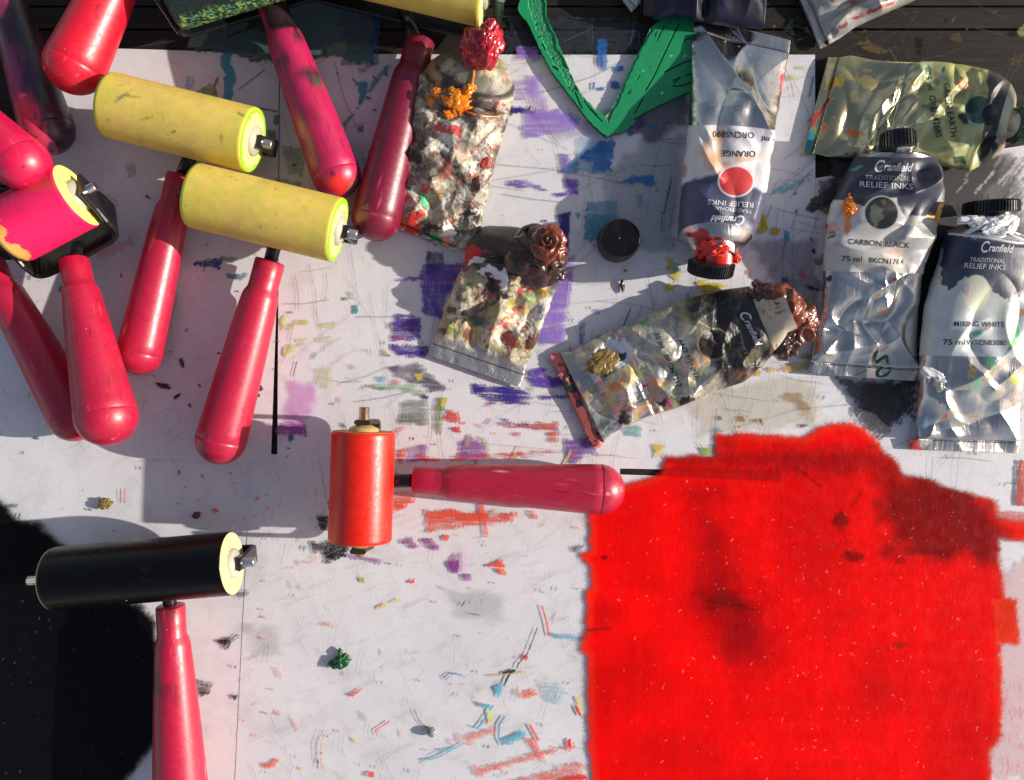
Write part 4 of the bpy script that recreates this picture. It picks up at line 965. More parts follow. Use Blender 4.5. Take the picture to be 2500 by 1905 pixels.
# ------------------------------------------------------------------ ink tubes
def interp_poly(pts, n):
    pts = np.array(pts, float); s = np.r_[0, np.cumsum(np.linalg.norm(np.diff(pts, axis=0), axis=1))]; s /= s[-1]
    u = np.linspace(0, 1, n); x = np.interp(u, s, pts[:, 0]); y = np.interp(u, s, pts[:, 1])
    k = max(3, n // 40); ker = np.ones(k) / k
    def sm(a):
        b = np.pad(a, k, mode='reflect', reflect_type='odd'); return np.convolve(b, ker, 'same')[k:-k]
    return np.stack([sm(x), sm(y)], 1)
import bmesh
def text_faces(body, items):
    """lettering printed onto a finished tube: flat glyph faces laid on the skin, returned as (verts, faces, material slots)"""
    me = body.data; nv = len(me.vertices)
    co = np.empty(nv * 3, np.float32); me.vertices.foreach_get('co', co); co = co.reshape(-1, 3)
    M4 = np.array(body.matrix_world); co = co @ M4[:3, :3].T + M4[:3, 3]
    fs = [tuple(p.vertices) for p in me.polygons]
    bvh = BVHTree.FromPolygons([Vector(c) for c in co.tolist()], fs)
    V_, F_, S_ = [], [], []
    cam_p = Vector((0, 0, CAMH))
    for txt, pos, size, ang, slot, shear, bold, width in items:
        cu = bpy.data.curves.new('t', 'FONT'); cu.body = txt; cu.size = 1; cu.align_x = 'CENTER'; cu.align_y = 'CENTER'; cu.shear = shear; cu.offset = bold; cu.resolution_u = 3
        to = bpy.data.objects.new('t', cu); COL.objects.link(to)
        dg = bpy.context.evaluated_depsgraph_get(); tm = bpy.data.meshes.new_from_object(to.evaluated_get(dg))
        vs = [v.co.copy() for v in tm.vertices]; w = max(v.x for v in vs) - min(v.x for v in vs)
        sx = (width / w) if width else size
        bm = bmesh.new(); bm.from_mesh(tm); bmesh.ops.triangulate(bm, faces=bm.faces[:])
        for _ in range(3):
            lg = [e for e in bm.edges if e.calc_length() * size > 3.2]
            if lg: bmesh.ops.subdivide_edges(bm, edges=lg, cuts=1, use_grid_fill=True); bmesh.ops.triangulate(bm, faces=bm.faces[:])
        bm.to_mesh(tm); bm.free(); vs = [v.co.copy() for v in tm.vertices]
        ca, sa = math.cos(math.radians(ang)), math.sin(math.radians(ang)); base = len(V_); ok = []
        for v in vs:
            lx, ly = v.x * sx, v.y * size
            px, py = pos[0] + lx * ca - ly * sa, pos[1] - (lx * sa + ly * ca)
            g = P((px, py), 0); d = (g - cam_p).normalized()
            hit, nn, _, _ = bvh.ray_cast(cam_p, d)
            if hit is None: ok.append(False); V_.append(g); continue
            ok.append(True); V_.append(hit - d * .00022)
        for p in tm.polygons:
            if all(ok[i] for i in p.vertices): F_.append([base + i for i in p.vertices]); S_.append(slot)
        bpy.data.objects.remove(to); bpy.data.curves.remove(cu); bpy.data.meshes.remove(tm)
    return V_, F_, S_
def add_faces(body, V_, F_, S_, mats):
    """merge the lettering into the tube's own mesh"""
    import bmesh
    bm = bmesh.new(); bm.from_mesh(body.data); inv = body.matrix_world.inverted()
    vs = [bm.verts.new(inv @ v) for v in V_]; n0 = len(body.data.materials)
    for m in mats: body.data.materials.append(m)
    for f, s in zip(F_, S_):
        try: fc = bm.faces.new([vs[i] for i in f]); fc.material_index = n0 + s; fc.normal_update(); 
        except ValueError: continue
        if fc.normal.z < 0: fc.normal_flip()
    bm.to_mesh(body.data); bm.free()

def tube(label, Lp, Rp, thick, paint, z0=0.0, crumple=.0012, cfreq=10, seed=1, mat='tube', neck=None, zneck=None, rneck=.0085, dome=.004, nu=300, nt=150, fine=0.0, texts=None, crimp=.05, name='ink_tube', sq=.75, dents=(), tilt=.0, creases=(0, 0), folds=(), metal=(206, 205, 200)):
    L = interp_poly(Lp, nu); R = interp_poly(Rp, nu); u = np.linspace(0, 1, nu)
    T = np.interp(u, [t[0] for t in thick], [t[1] * 1e-3 for t in thick])
    T = np.where(u < crimp, 0.0030, np.where(u < crimp + .01, .0018, T))
    nb = 40
    th = np.r_[np.linspace(0, np.pi, nt), np.linspace(np.pi, 2 * np.pi, nb + 2)[1:-1]]; ns = len(th)
    vcr = np.cos(th); vz = np.sign(np.sin(th)) * np.abs(np.sin(th)) ** sq
    zm = z0 + T / 2
    k = (CAMH - zm) / CAMH
    mid = (L + R) / 2; half = (R - L) / 2
    px = mid[:, None, 0] + half[:, None, 0] * vcr[None]; py = mid[:, None, 1] + half[:, None, 1] * vcr[None]
    X = (px - CX) / S * k[:, None]; Y = -(py - CY) / S * k[:, None]
    lenm = np.linalg.norm(mid[-1] - mid[0]) / S; widm = np.linalg.norm(half, axis=1).mean() * 2 / S
    U = np.repeat(u[:, None], ns, 1) * lenm / widm; Vv = np.repeat(vcr[None], nu, 0) * .5
    side = (th <= np.pi)[None]
    n1 = fbm(U * cfreq * .35, Vv * cfreq * .35, seed, 3)
    wx = fbm(U * cfreq * .3 + 9, Vv * cfreq * .3, seed + 40, 2) * .4
    rid = 1 - np.abs(fbm((U + wx) * cfreq * .5, (Vv - wx) * cfreq * .5 + U * 1.1, seed + 11, 2)) * 2.6
    rid = np.clip(rid, -.6, 1) ** 3
    rid2 = 1 - np.abs(fbm((U - wx) * cfreq, (Vv + wx) * cfreq, seed + 23, 2)) * 2.4
    env = np.clip(T * 100, .15, 1)[:, None] * (np.abs(np.sin(th)) ** .35)[None]
    Z = zm[:, None] + T[:, None] / 2 * vz[None]
    if creases[0]:
        disp = crumple * env * .9 * n1
        cr = np.random.RandomState(seed); AR = lenm / widm
        for _ in range(creases[0]):
            cu, cv, an = cr.uniform(.08, .98) * AR, cr.uniform(-.5, .5), cr.uniform(0, math.pi)
            Rr = cr.uniform(.14, .5); sg = cr.choice([1, 1, -1]); ba = cr.uniform(-.8, .8)
            a_, b_ = U - cu, Vv - cv; along = a_ * math.cos(an) + b_ * math.sin(an); acr = -a_ * math.sin(an) + b_ * math.cos(an) + ba * along ** 2 / Rr * .5
            disp = disp + sg * creases[1] * env * Rr / .3 * np.exp(-(along / Rr) ** 2 - (acr / (Rr * .45)) ** 2) * (1 - 1.3 * np.sqrt(acr ** 2 + .00001) / (Rr * .3))
    else:
        disp = crumple * env * (1.1 * n1 + .8 * rid + .25 * np.clip(rid2, -.5, 1))
    if fine: disp = disp + fine * env * (.6 * (1 - 2.2 * np.abs(fbm(U * 9 + wx, Vv * 9, seed + 61, 3, .5))) + .5 * fbm(U * 20, Vv * 20, seed + 62, 3, .5))
    for (ua, va, ub, vb, wd, am) in folds:
        AR = lenm / widm; d_ = seg_d(U, Vv, [(ua * AR, va / 2), (ub * AR, vb / 2)]) + .02 * fbm(U * 3, Vv * 3, seed + 77, 2)
        disp = disp + am * np.clip(1 - d_ / wd, 0, 1) ** 1.3 * side
    disp = disp * (1 - sstep(.93, 1, u))[:, None]
    for (du, dv, ru, rv, amp) in dents:
        disp = disp - amp * np.exp(-((U * widm / lenm - du) / ru) ** 2 - ((vcr[None] - dv) / rv) ** 2) * side
    Z = np.where(side, Z + disp, Z + disp * .2); Z = np.maximum(Z, z0 + .0002)
    jx = (fbm(U * 7, Vv * 0 + np.sign(Vv) * 3, seed + 5, 4) * crumple * .5)
    X = X + jx * np.abs(vcr)[None]
    if tilt:
        a2 = mid[-1] - mid[-12]; a2 = a2 / np.linalg.norm(a2); a2 = np.array([a2[0], -a2[1]])
        wv = sstep(.72, 1, u)[:, None] * (vz[None] * T[:, None] / 2) * tilt
        X = X - a2[0] * wv; Y = Y - a2[1] * wv
    v = np.stack([X, Y, Z], -1).reshape(-1, 3)
    i = np.arange(nu - 1)[:, None] * ns; j = np.arange(ns)[None]; j2 = (j + 1) % ns
    q = np.stack([i + j, i + j2, i + ns + j2, i + ns + j], -1).reshape(-1, 4)
    uv = np.stack([U.ravel(), np.repeat(vcr[None], nu, 0).ravel() * .5, side.repeat(nu, 0).ravel().astype(float)], 1)
    shoulder = np.zeros(len(v)); nring = 0
    rings = []
    # crimped end closed
    c0 = v[:ns].mean(0)
    rings0 = c0 + (v[:ns] - c0) * .02
    if neck is not None:
        zn = zneck if zneck is not None else zm[-1]
        nc = np.array(P(neck, zn)); last = v[-ns:]; lc = last.mean(0)
        ax = nc - lc; axn = ax / np.linalg.norm(ax)
        e1 = last[0] - lc; e1 /= np.linalg.norm(e1); e2 = last[int(np.argmin(np.abs(th - np.pi / 2)))] - lc; e2 -= e1 * (e1 @ e2); e2 /= np.linalg.norm(e2)
        ac = np.cross(e1, e2); ac = ac if ac @ axn > 0 else -ac; axn = ac
        circ = nc + rneck * (np.cos(th)[:, None] * e1 + np.sin(th)[:, None] * e2)
        for m in range(1, 17):
            s = m / 16; g = s ** 1.0
            ring = last * (1 - g) + circ * g - (axn * np.linalg.norm(ax) * (g - s ** 1.6) * .9)[None] + axn[None] * dome * math.sin(s * math.pi) * .5
            rings.append(ring)
        rings.append(circ + axn * .006)
    else:
        lc = v[-ns:].mean(0); rings.append(lc + (v[-ns:] - lc) * .02)
    allv = np.concatenate([v] + rings + [rings0])
    base = len(v); nn = len(rings)
    for m in range(nn):
        a0 = base + (m - 1) * ns if m else base - ns; b0 = base + m * ns
        q = np.concatenate([q, np.stack([a0 + j[0], a0 + j2[0], b0 + j2[0], b0 + j[0]], 1)])
    z_ = base + nn * ns
    q = np.concatenate([q, np.stack([z_ + j[0], z_ + j2[0], j2[0], j[0]], 1)])
    ext = len(allv) - len(v)
    uva = np.concatenate([uv, np.stack([np.full(ext, U.max()), np.tile(vcr * .5, ext // ns), np.ones(ext)], 1)])
    sh = np.concatenate([np.zeros(len(v)), np.ones(ext - ns), np.zeros(ns)])
    x, y = proj(allv); p = Paint(x, y, (190, 186, 176), 0.0)
    p.met = np.ones(len(x)); p.r = np.full(len(x), .27)
    p.u = np.concatenate([np.repeat(u, ns), np.full(ext, 1.0)]); p.v = uva[:, 1] * 2; p.sh = sh
    p.uu, p.vv = uva[:, 0], uva[:, 1]
    p.a[:] = 0; paint(p)
    met = p.met * (1 - np.clip(p.a * (1.1 if mat == 'tube' else 1.6), 0, 1)); rgh = p.r * (1 - p.a) + .42 * p.a
    basecol = lin(metal); col = p.c * p.a[:, None] + basecol * (1 - p.a[:, None])
    if p.t.any():
        allv[:, 2] += p.t
    root = empty(name, (float(allv[:, 0].mean()), float(allv[:, 1].mean()), z0)); tag(root, label, 'ink tube', 'metal tubes of printing ink')
    body = quads('body', allv, q, M[mat], root, True, Col=col, met=met, rgh=rgh, uvc=uva)
    if texts:
        bpy.context.view_layer.update()
        add_faces(body, *text_faces(body, texts), [M['txtblack'], M['txtwhite'], M['txtgrey']])
    return root

_bvh = {}
def T(root, px, zf=0.0, dz=0.0):
    if root.name not in _bvh:
        b = [c for c in root.children if c.name.startswith('body')][0]; me = b.data
        co = np.empty(len(me.vertices) * 3, np.float32); me.vertices.foreach_get('co', co); co = co.reshape(-1, 3)
        bpy.context.view_layer.update(); m4 = np.array(b.matrix_world); co = co @ m4[:3, :3].T + m4[:3, 3]
        _bvh[root.name] = BVHTree.FromPolygons(co.tolist(), [tuple(p.vertices) for p in me.polygons])
    c = Vector((0, 0, CAMH)); d = (P(px, 0) - c).normalized(); h = _bvh[root.name].ray_cast(c, d)[0]
    return P(px, zf) if h is None else h - d * dz

def cap(root, p0, z0, p1, z1, rpx, knurl=True, mat='cap', neckr=None, seg=144, n=44, name='cap'):
    a, b = P(p0, z0), P(p1, z1); L = (b - a).length; r = rpx / S * (CAMH - (z0 + z1) / 2) / CAMH
    pr = [(0, 0), (0, r * .9), (L * .05, r * .97), (L * .12, r)] + [(L * (.12 + .7 * i / 6), r * (1 - .02 * i / 6)) for i in range(1, 7)] + [(L * .88, r * .97), (L * .97, r * .93), (L, r * .86), (L, r * .7), (L * .97, r * .66), (L * .97, 0)]
    return lathe(name, pr, a, b - a, M[mat], root, seg * 2, teeth=(n, r * .07, L * .06, L * .9) if knurl else None, smooth=False)

def multi(p, seed, pal, scale=.03, cover=.9, al=.95, thick=.0):
    """many overlapping dabs of dried ink"""
    for i, (c, th_) in enumerate(pal):
        wx = fbm(p.x * scale * .6, p.y * scale * .6, seed + i, 3) * 1.2
        n = fbm((p.x * scale + wx) * .8 + i * 7.1, (p.y * scale - wx) * .8 - i * 3.3, seed + i * 5, 5, .6)
        sf = (.05, .30, .16)[i % 3]
        m = sstep(th_ - sf * .3, th_ + sf, n) * al * (1 - .25 * (i % 2))
        p._lay(np.arange(len(p.x)), m, c)
        if thick: p.t += m * thick
CRUST = [((196, 190, 160), -.55), ((120, 110, 92), .05), ((228, 222, 206), .12), ((70, 62, 54), .34), ((176, 150, 120), .3), ((230, 226, 218), .36), ((196, 60, 40), .52), ((90, 130, 80), .56), ((150, 150, 90), .44), ((34, 32, 34), .5), ((226, 130, 110), .6), ((225, 90, 40), .74), ((60, 120, 140), .74), ((240, 238, 232), .6)]
# A: crusted tube, upper middle
def paA(p):
    multi(p, 50, CRUST, .022, thick=.00005)
    multi(p, 90, [((214, 206, 190), .3), ((60, 54, 50), .42), ((220, 60, 44), .62), ((238, 234, 226), .5), ((40, 140, 90), .8), ((180, 170, 140), .35)], .045, thick=.00004)
    k = sstep(.0, .45, p.u) * sstep(.25, -.35, p.v)      # brown-grey worn middle
    m = sstep(-.1, .5, fbm(p.x * .012, p.y * .012, 5, 3) + .3) * sstep(.25, .5, p.u) * .72
    p._lay(np.arange(len(p.x)), np.clip(m * 1.25, 0, 1), (70, 60, 50))
    multi(p, 190, [((150, 140, 120), .3), ((30, 28, 26), .4), ((186, 176, 156), .45), ((110, 60, 50), .5)], .03)
    p.poly(V('b', (1230, 790), (1300, 800), (1380, 820), (1385, 880), (1330, 860), (1240, 850), (1200, 880), (1195, 840)), (214, 60, 50), .9, 6, 1.5, .2)
    p.poly(V('b', (1260, 1000), (1330, 1050), (1310, 1150), (1240, 1150)), (200, 80, 60), .6, 8, 3, .3)
    for x, y, rx, ry, c in [(1010, 1280, 16, 9, (226, 60, 36)), (1060, 1450, 24, 18, (220, 56, 36)), (1000, 1440, 10, 9, (230, 110, 30)), (1100, 1390, 12, 20, (216, 40, 40)), (1150, 1225, 10, 14, (220, 40, 30)), (1140, 1285, 18, 9, (70, 190, 130)), (1215, 1530, 13, 11, (20, 150, 90)),
                          (1200, 1460, 9, 24, (30, 34, 44)), (1150, 1480, 10, 16, (40, 50, 70)), (1100, 1020, 12, 22, (50, 50, 46)), (975, 1130, 9, 6, (90, 170, 190)), (960, 1340, 8, 10, (100, 170, 180)), (1430, 1370, 20, 6, (40, 44, 50)), (1300, 1480, 14, 22, (245, 240, 230)), (1290, 1550, 16, 10, (238, 150, 120)), (1540, 1050, 12, 16, (150, 40, 24)),
                          (1480, 1190, 12, 20, (60, 30, 30)), (980, 930, 10, 18, (225, 190, 180)), (940, 1390, 9, 12, (90, 160, 200)), (1400, 1440, 12, 18, (70, 70, 70)), (1240, 1260, 8, 5, (190, 140, 50))]:
        p.blob(V('b', (x, y))[0], rx, ry, c, .95, .5, .2, rs.uniform(0, 180), thick=.0006)
    K = np.arange(len(p.x)); p._lay(K, p.sh * .55, (150, 148, 128))
    m = p.sh * sstep(.0, .4, fbm(p.x * .03, p.y * .03, 555, 4)); p._lay(K, m * .6, (96, 92, 76)); m = p.sh * sstep(.25, .5, fbm(p.x * .04, p.y * .04, 556, 4)); p._lay(K, m * .7, (190, 176, 130))
    m = sstep(.955, .985, p.u) * (1 - p.sh); p._lay(K, m * .85, (40, 40, 36))
    p.poly(V('b', (1130, 430), (1200, 400), (1270, 500), (1250, 560), (1180, 500)), (200, 150, 90), .6, 8, 5); p.poly(V('b', (1210, 400), (1300, 480), (1420, 560), (1380, 590), (1260, 530)), (26, 26, 24), .85, 6, 3)
    p.r[:] = .3
A = tube('fat crumpled tube crusted all over with dried ink, with a crimson lump on its cap', V('b', (900, 1440), (925, 1330), (945, 1200), (990, 950), (1060, 720), (1105, 560), (1130, 450), (1165, 415)),
         V('b', (1330, 1605), (1420, 1590), (1500, 1480), (1560, 1200), (1640, 900), (1690, 720), (1722, 610), (1705, 560)), [(0, 5), (.1, 11), (.3, 20), (.6, 27), (1, 32)], paA, tilt=.9, creases=(80, .0011), crumple=.0012, cfreq=9, seed=4, mat='crust',
         neck=V('b', (1495, 385))[0], zneck=.030, rneck=.010, fine=.00035, nu=360, nt=220, crimp=.035, dome=.012)
lump('ink_lump', P(V('b', (1515, 322))[0], .040), (.0118, .0100, .010), M['bred'], A, .4, 1.5, 3, .3, ridg=.2)
lump('ink_lump', P(V('b', (1548, 245))[0], .047), (.0050, .0085, .007), M['bred'], A, .4, 1.8, 8, -.3, ridg=.2)
lump('ink_splash', T(A, V('b', (1350, 625))[0], .0265), (.0066, .0062, .0014), M['borange'], A, .45, 2.0, 5, .2, ridg=.12)
lump('ink_splash', T(A, V('b', (1385, 700))[0], .0255), (.0050, .0060, .0016), M['borange'], A, .6, 2.4, 11, .9)
lump('ink_splash', T(A, V('b', (1440, 560))[0], .0285), (.0040, .0028, .0015), M['borange'], A, .5, 2.4, 17, .9)
lump('ink_splash', T(A, V('b', (1320, 730))[0], .0250), (.0042, .0030, .0014), M['borange'], A, .5, 2.4, 19, .2)
lump('ink_splash', T(A, V('b', (1230, 595))[0], .0245), (.0036, .0024, .0014), M['borange'], A, .5, 2.4, 23, -.4)
lump('ink_splash', T(A, V('b', (1190, 645))[0], .0235), (.0022, .0026, .0014), M['borange'], A, .5, 2.4, 27, -.4)
def strand(root, pts, z, r, mat, name='ink_strand'):
    w = [T(root, p, zz, .0004) for p, zz in zip(pts, z)]; w = smooth_path(w, .006, 5)
    v = []; f = []
    for i, p in enumerate(w):
        d = (w[min(i + 1, len(w) - 1)] - w[max(i - 1, 0)]).normalized(); s = d.cross(Vector((0, 0, 1))).normalized(); t = s.cross(d)
        rr = r * (1 + .35 * mnoise.noise(p * 400))
        for j in range(8):
            a = j / 8 * 2 * math.pi; v.append(p + s * rr * math.cos(a) + t * rr * math.sin(a))
    for i in range(len(w) - 1):
        for j in range(8): f.append([i * 8 + j, i * 8 + (j + 1) % 8, i * 8 + 8 + (j + 1) % 8, i * 8 + 8 + j])
    return pydata(name, v, f, mat, root)
strand(A, V('b', (1410, 715), (1470, 738), (1540, 748), (1625, 750)), [.0265, .0268, .0262, .0235], .0006, M['borange'])
strand(A, V('b', (1462, 440), (1458, 500), (1440, 560)), [.0335, .0325, .030], .0006, M['borange'])

# B: crumpled tube with brown swirl
def paB(p):
    multi(p, 150, CRUST, .02, al=.9, thick=.00005)
    multi(p, 260, [((200, 180, 120), .2), ((120, 60, 44), .42), ((200, 196, 150), .34), ((88, 70, 50), .5), ((232, 226, 210), .48), ((120, 140, 90), .6), ((150, 40, 30), .7)], .035, al=.8, thick=.00004)
    top = sstep(.62, .78, p.u + .06 * fbm(p.x * .03, p.y * .03, 7, 4)); p._lay(np.arange(len(p.x)), top * .93, (38, 33, 34))
    p.poly(V('f', (1150, 280), (1190, 260), (1290, 300), (1240, 320), (1200, 370), (1140, 390)), (206, 30, 36), .97, 4, 1.5, thick=.0006)
    p.poly(V('f', (1165, 385), (1200, 330), (1280, 345), (1280, 360), (1200, 375)), (236, 232, 236), .97, 4, 1.5, thick=.0006)
    p.poly(V('f', (1215, 420), (1280, 400), (1300, 380), (1350, 430), (1410, 400), (1415, 470), (1410, 545), (1345, 550), (1370, 490), (1320, 465), (1270, 470)), (236, 234, 240), .97, 5, 1.5, thick=.0008)
    p.poly(V('f', (1260, 430), (1330, 460), (1380, 560), (1455, 580), (1440, 610), (1330, 600), (1290, 540), (1250, 530), (1290, 500)), (44, 28, 26), .95, 6, 1.5, thick=.0006)
    p.poly(V('f', (1370, 830), (1440, 820), (1490, 920), (1440, 930), (1390, 870)), (190, 40, 34), .85, 8, 2, .2)
    p.poly(V('f', (1540, 860), (1610, 820), (1600, 910), (1530, 930)), (84, 44, 34), .9, 5, 2)
    for x, y, rx, ry, c in [(1210, 760, 12, 14, (70, 120, 80)), (1400, 775, 7, 9, (220, 40, 40)), (1445, 640, 14, 8, (190, 170, 50)), (1640, 555, 12, 12, (190, 150, 30)), (1155, 830, 20, 16, (150, 80, 70)), (1560, 600, 22, 16, (140, 160, 110)), (1050, 670, 14, 9, (110, 50, 40)), (1000, 810, 12, 8, (90, 50, 40)), (1480, 680, 20, 10, (170, 90, 60)), (1060, 800, 12, 10, (190, 200, 110))]:
        p.blob(V('f', (x, y))[0], rx, ry, c, .85, .5, .3, rs.uniform(0, 180), thick=.0003)
    bare = sstep(.2, .12, p.u + .03 * fbm(p.x * .04, p.y * .04, 17, 4)); p.a *= 1 - .88 * bare
    m = p.sh; p._lay(np.arange(len(p.x)), m * .9, (58, 46, 46)); p.r[:] = .3
B = tube('crumpled tube with a bare silver crimp and a brown swirl of ink at its mouth', V('f', (905, 962), (938, 880), (1000, 700), (1080, 500), (1140, 370), (1172, 230), (1240, 170)), V('f', (1496, 1170), (1535, 1020), (1605, 880), (1660, 730), (1715, 570), (1750, 480), (1700, 330)),
         [(0, 3), (.12, 4), (.3, 10), (.6, 17), (1, 24)], paB, tilt=.8, creases=(60, .0014), crumple=.0012, cfreq=8, seed=14, mat='crust', neck=V('f', (1620, 260))[0], zneck=.024, rneck=.010, fine=.00035, nu=320, nt=220, crimp=.085, dome=.01)
lump('ink_skin', P(V('f', (1590, 335))[0], .018), (.0176, .0170, .012), M['bbrown'], B, .16, 1.6, 31, 0, ridg=.14)
lump('ink_swirl', P(V('f', (1675, 250))[0], .0300), (.0092, .0102, .0085), M['bsienna'], B, .22, 2.0, 33, 0, ridg=.12, swirl=.16)
lump('ink_lump', P(V('f', (1690, 420))[0], .020), (.0088, .0068, .006), M['bbrown'], B, .5, 2.0, 35, 0, ridg=.12)
lump('ink_lump', P(V('f', (1650, 330))[0], .027), (.0075, .0065, .005), M['bbrown'], B, .5, 2.4, 36, 0, ridg=.12)

# C: sienna tube
def paC(p):
    lab = sstep(.36, .365, p.u) * (1 - p.sh)
    p._lay(np.arange(len(p.x)), lab * .35, (150, 146, 112))
    dk = sstep(.62, .70, p.u + .06 * fbm(p.x * .02, p.y * .02, 3, 4)); p._lay(np.arange(len(p.x)), dk * .95, (38, 38, 46))
    multi(p, 350, [((74, 70, 48), .22), ((170, 168, 110), .32), ((52, 46, 34), .38), ((214, 206, 150), .48), ((40, 60, 56), .52), ((120, 50, 44), .62), ((222, 214, 200), .62)], .022, al=.3, thick=.00003)
    multi(p, 390, [((222, 150, 80), .5), ((206, 200, 130), .36), ((230, 226, 220), .5), ((190, 60, 60), .66), ((110, 140, 110), .5)], .02, al=.55)
    dk = sstep(.66, .74, p.u + .05 * fbm(p.x * .03, p.y * .03, 8, 4)) * (1 - p.sh); p._lay(np.arange(len(p.x)), dk * .75, (34, 33, 40))
    p.poly(V('g', (430, 740), (520, 700), (620, 720), (650, 800), (600, 860), (520, 880), (450, 850), (400, 800)), (226, 230, 238), .9, 10, 4)
    p.poly(V('g', (505, 830), (540, 800), (600, 795), (590, 840), (540, 850)), (36, 42, 60), .95, 4, 1.2, thick=.0004)
    p.poly(V('g', (480, 960), (560, 900), (650, 850), (740, 900), (640, 1000), (540, 1100), (480, 1200), (450, 1150)), (232, 222, 150), .8, 14, 8, .2)
    p.poly(V('g', (480, 1000), (560, 960), (600, 920), (640, 900), (560, 1040), (500, 1060)), (232, 130, 60), .8, 8, 5, .3, 120)
    p.poly(V('g', (710, 1000), (745, 990), (740, 1012), (712, 1016)), (236, 60, 110), 1, 2, 1)
    p.poly(V('g', (790, 1110), (860, 1085), (850, 1130), (800, 1130)), (20, 22, 26), .95, 5, 1.5)
    p.poly(V('g', (845, 1070), (860, 1060), (895, 1140), (880, 1150)), (224, 50, 120), .95, 3, 1)
    p.poly(V('g', (925, 1110), (1000, 1060), (1070, 1080), (1020, 1110), (960, 1140)), (18, 16, 16), .95, 5, 1.5)
    p.poly(V('g', (680, 590), (740, 555), (780, 560), (700, 620)), (90, 170, 120), .7, 5, 2)
    p.blob(V('g', (590, 1215))[0], 16, 18, (30, 50, 50), .95, .3, .2)
    c0 = V('g', (1165, 735))[0]; p.blob(c0, 41, 39, (150, 140, 90), .9, .02, .03); p.blob(c0, 38, 36, (34, 24, 26), .96, .02, .03)
    cr = sstep(.055, .05, p.u + .01 * fbm(p.x * .05, p.y * .05, 2, 3)); p._lay(np.arange(len(p.x)), cr * .9, (150, 36, 40))
    q = cr * sstep(.1, .2, fbm(p.x * .03, p.y * .03, 88, 3)); p._lay(np.arange(len(p.x)), q, (30, 44, 36))
    q = cr * sstep(.2, .3, fbm(p.x * .04, p.y * .04, 98, 3)); p._lay(np.arange(len(p.x)), q, (214, 120, 120))
    e = sstep(.93, .96, p.u) * (1 - p.sh) * 0; m = p.sh
    p._lay(np.arange(len(p.x)), m * .8, (206, 200, 176)); q = m * sstep(.0, .2, fbm(p.x * .03, p.y * .02, 118, 4)); p._lay(np.arange(len(p.x)), q * .9, (150, 50, 40))
    p.r[:] = .26
C = tube('long stained tube lying slantwise, with a red crimp and brown ink at its mouth', V('g', (105, 803), (150, 792), (250, 785), (400, 700), (640, 600), (800, 520), (1000, 440), (1200, 390), (1385, 365)), V('g', (392, 1408), (435, 1395), (500, 1310), (600, 1270), (740, 1200), (900, 1155), (1100, 1070), (1350, 980), (1470, 880), (1560, 785)),
         [(0, 3), (.08, 5), (.3, 12), (.6, 19), (1, 22)], paC, tilt=.4, creases=(55, .0018), crumple=.0012, cfreq=8, seed=24, mat='tube', neck=V('g', (1590, 545))[0], zneck=.020, rneck=.011, fine=.0003, nu=340, nt=200, crimp=.05,
         texts=[('75 ml   BRCN3217', V('g', (868, 838))[0], 17, -67, 0, 0, .004, 145), ('ANT SIENNA', V('g', (1000, 835))[0], 17, -66, 0, 0, .004, 108), ('C', V('g', (1358, 549))[0], 35, -64, 1, .35, .014, 24), ('ranfield', V('g', (1411, 658))[0], 22, -64, 1, .35, .022, 70), ('INKS', V('g', (1355, 760))[0], 13, -70, 2, 0, 0, 32), ('TION', V('g', (1335, 680))[0], 9, -70, 2, 0, 0, 26)], dents=[(.34, 0, .012, 3, .0016)])
lump('ink_lump', P(V('g', (1600, 500))[0], .019), (.0125, .0125, .009), M['bsienna'], C, .4, 1.8, 41, 0, ridg=.12)
lump('ink_lump', P(V('g', (1715, 585))[0], .014), (.0085, .0105, .007), M['bsienna'], C, .5, 2.2, 43, .4, ridg=.12)
lump('ink_lump', P(V('g', (1615, 715))[0], .012), (.0075, .0105, .006), M['bbrown'], C, .5, 2.2, 47, .1, ridg=.12)
lump('ink_lump', P(V('g', (1500, 430))[0], .019), (.0100, .0060, .005), M['bbrown'], C, .5, 2.2, 49, -.6, ridg=.12)
lump('ink_crumb', T(C, V('g', (448, 860))[0], .0105), (.0080, .0058, .0018), M['bgold'], C, .5, 2.4, 51, .4, ridg=.12)

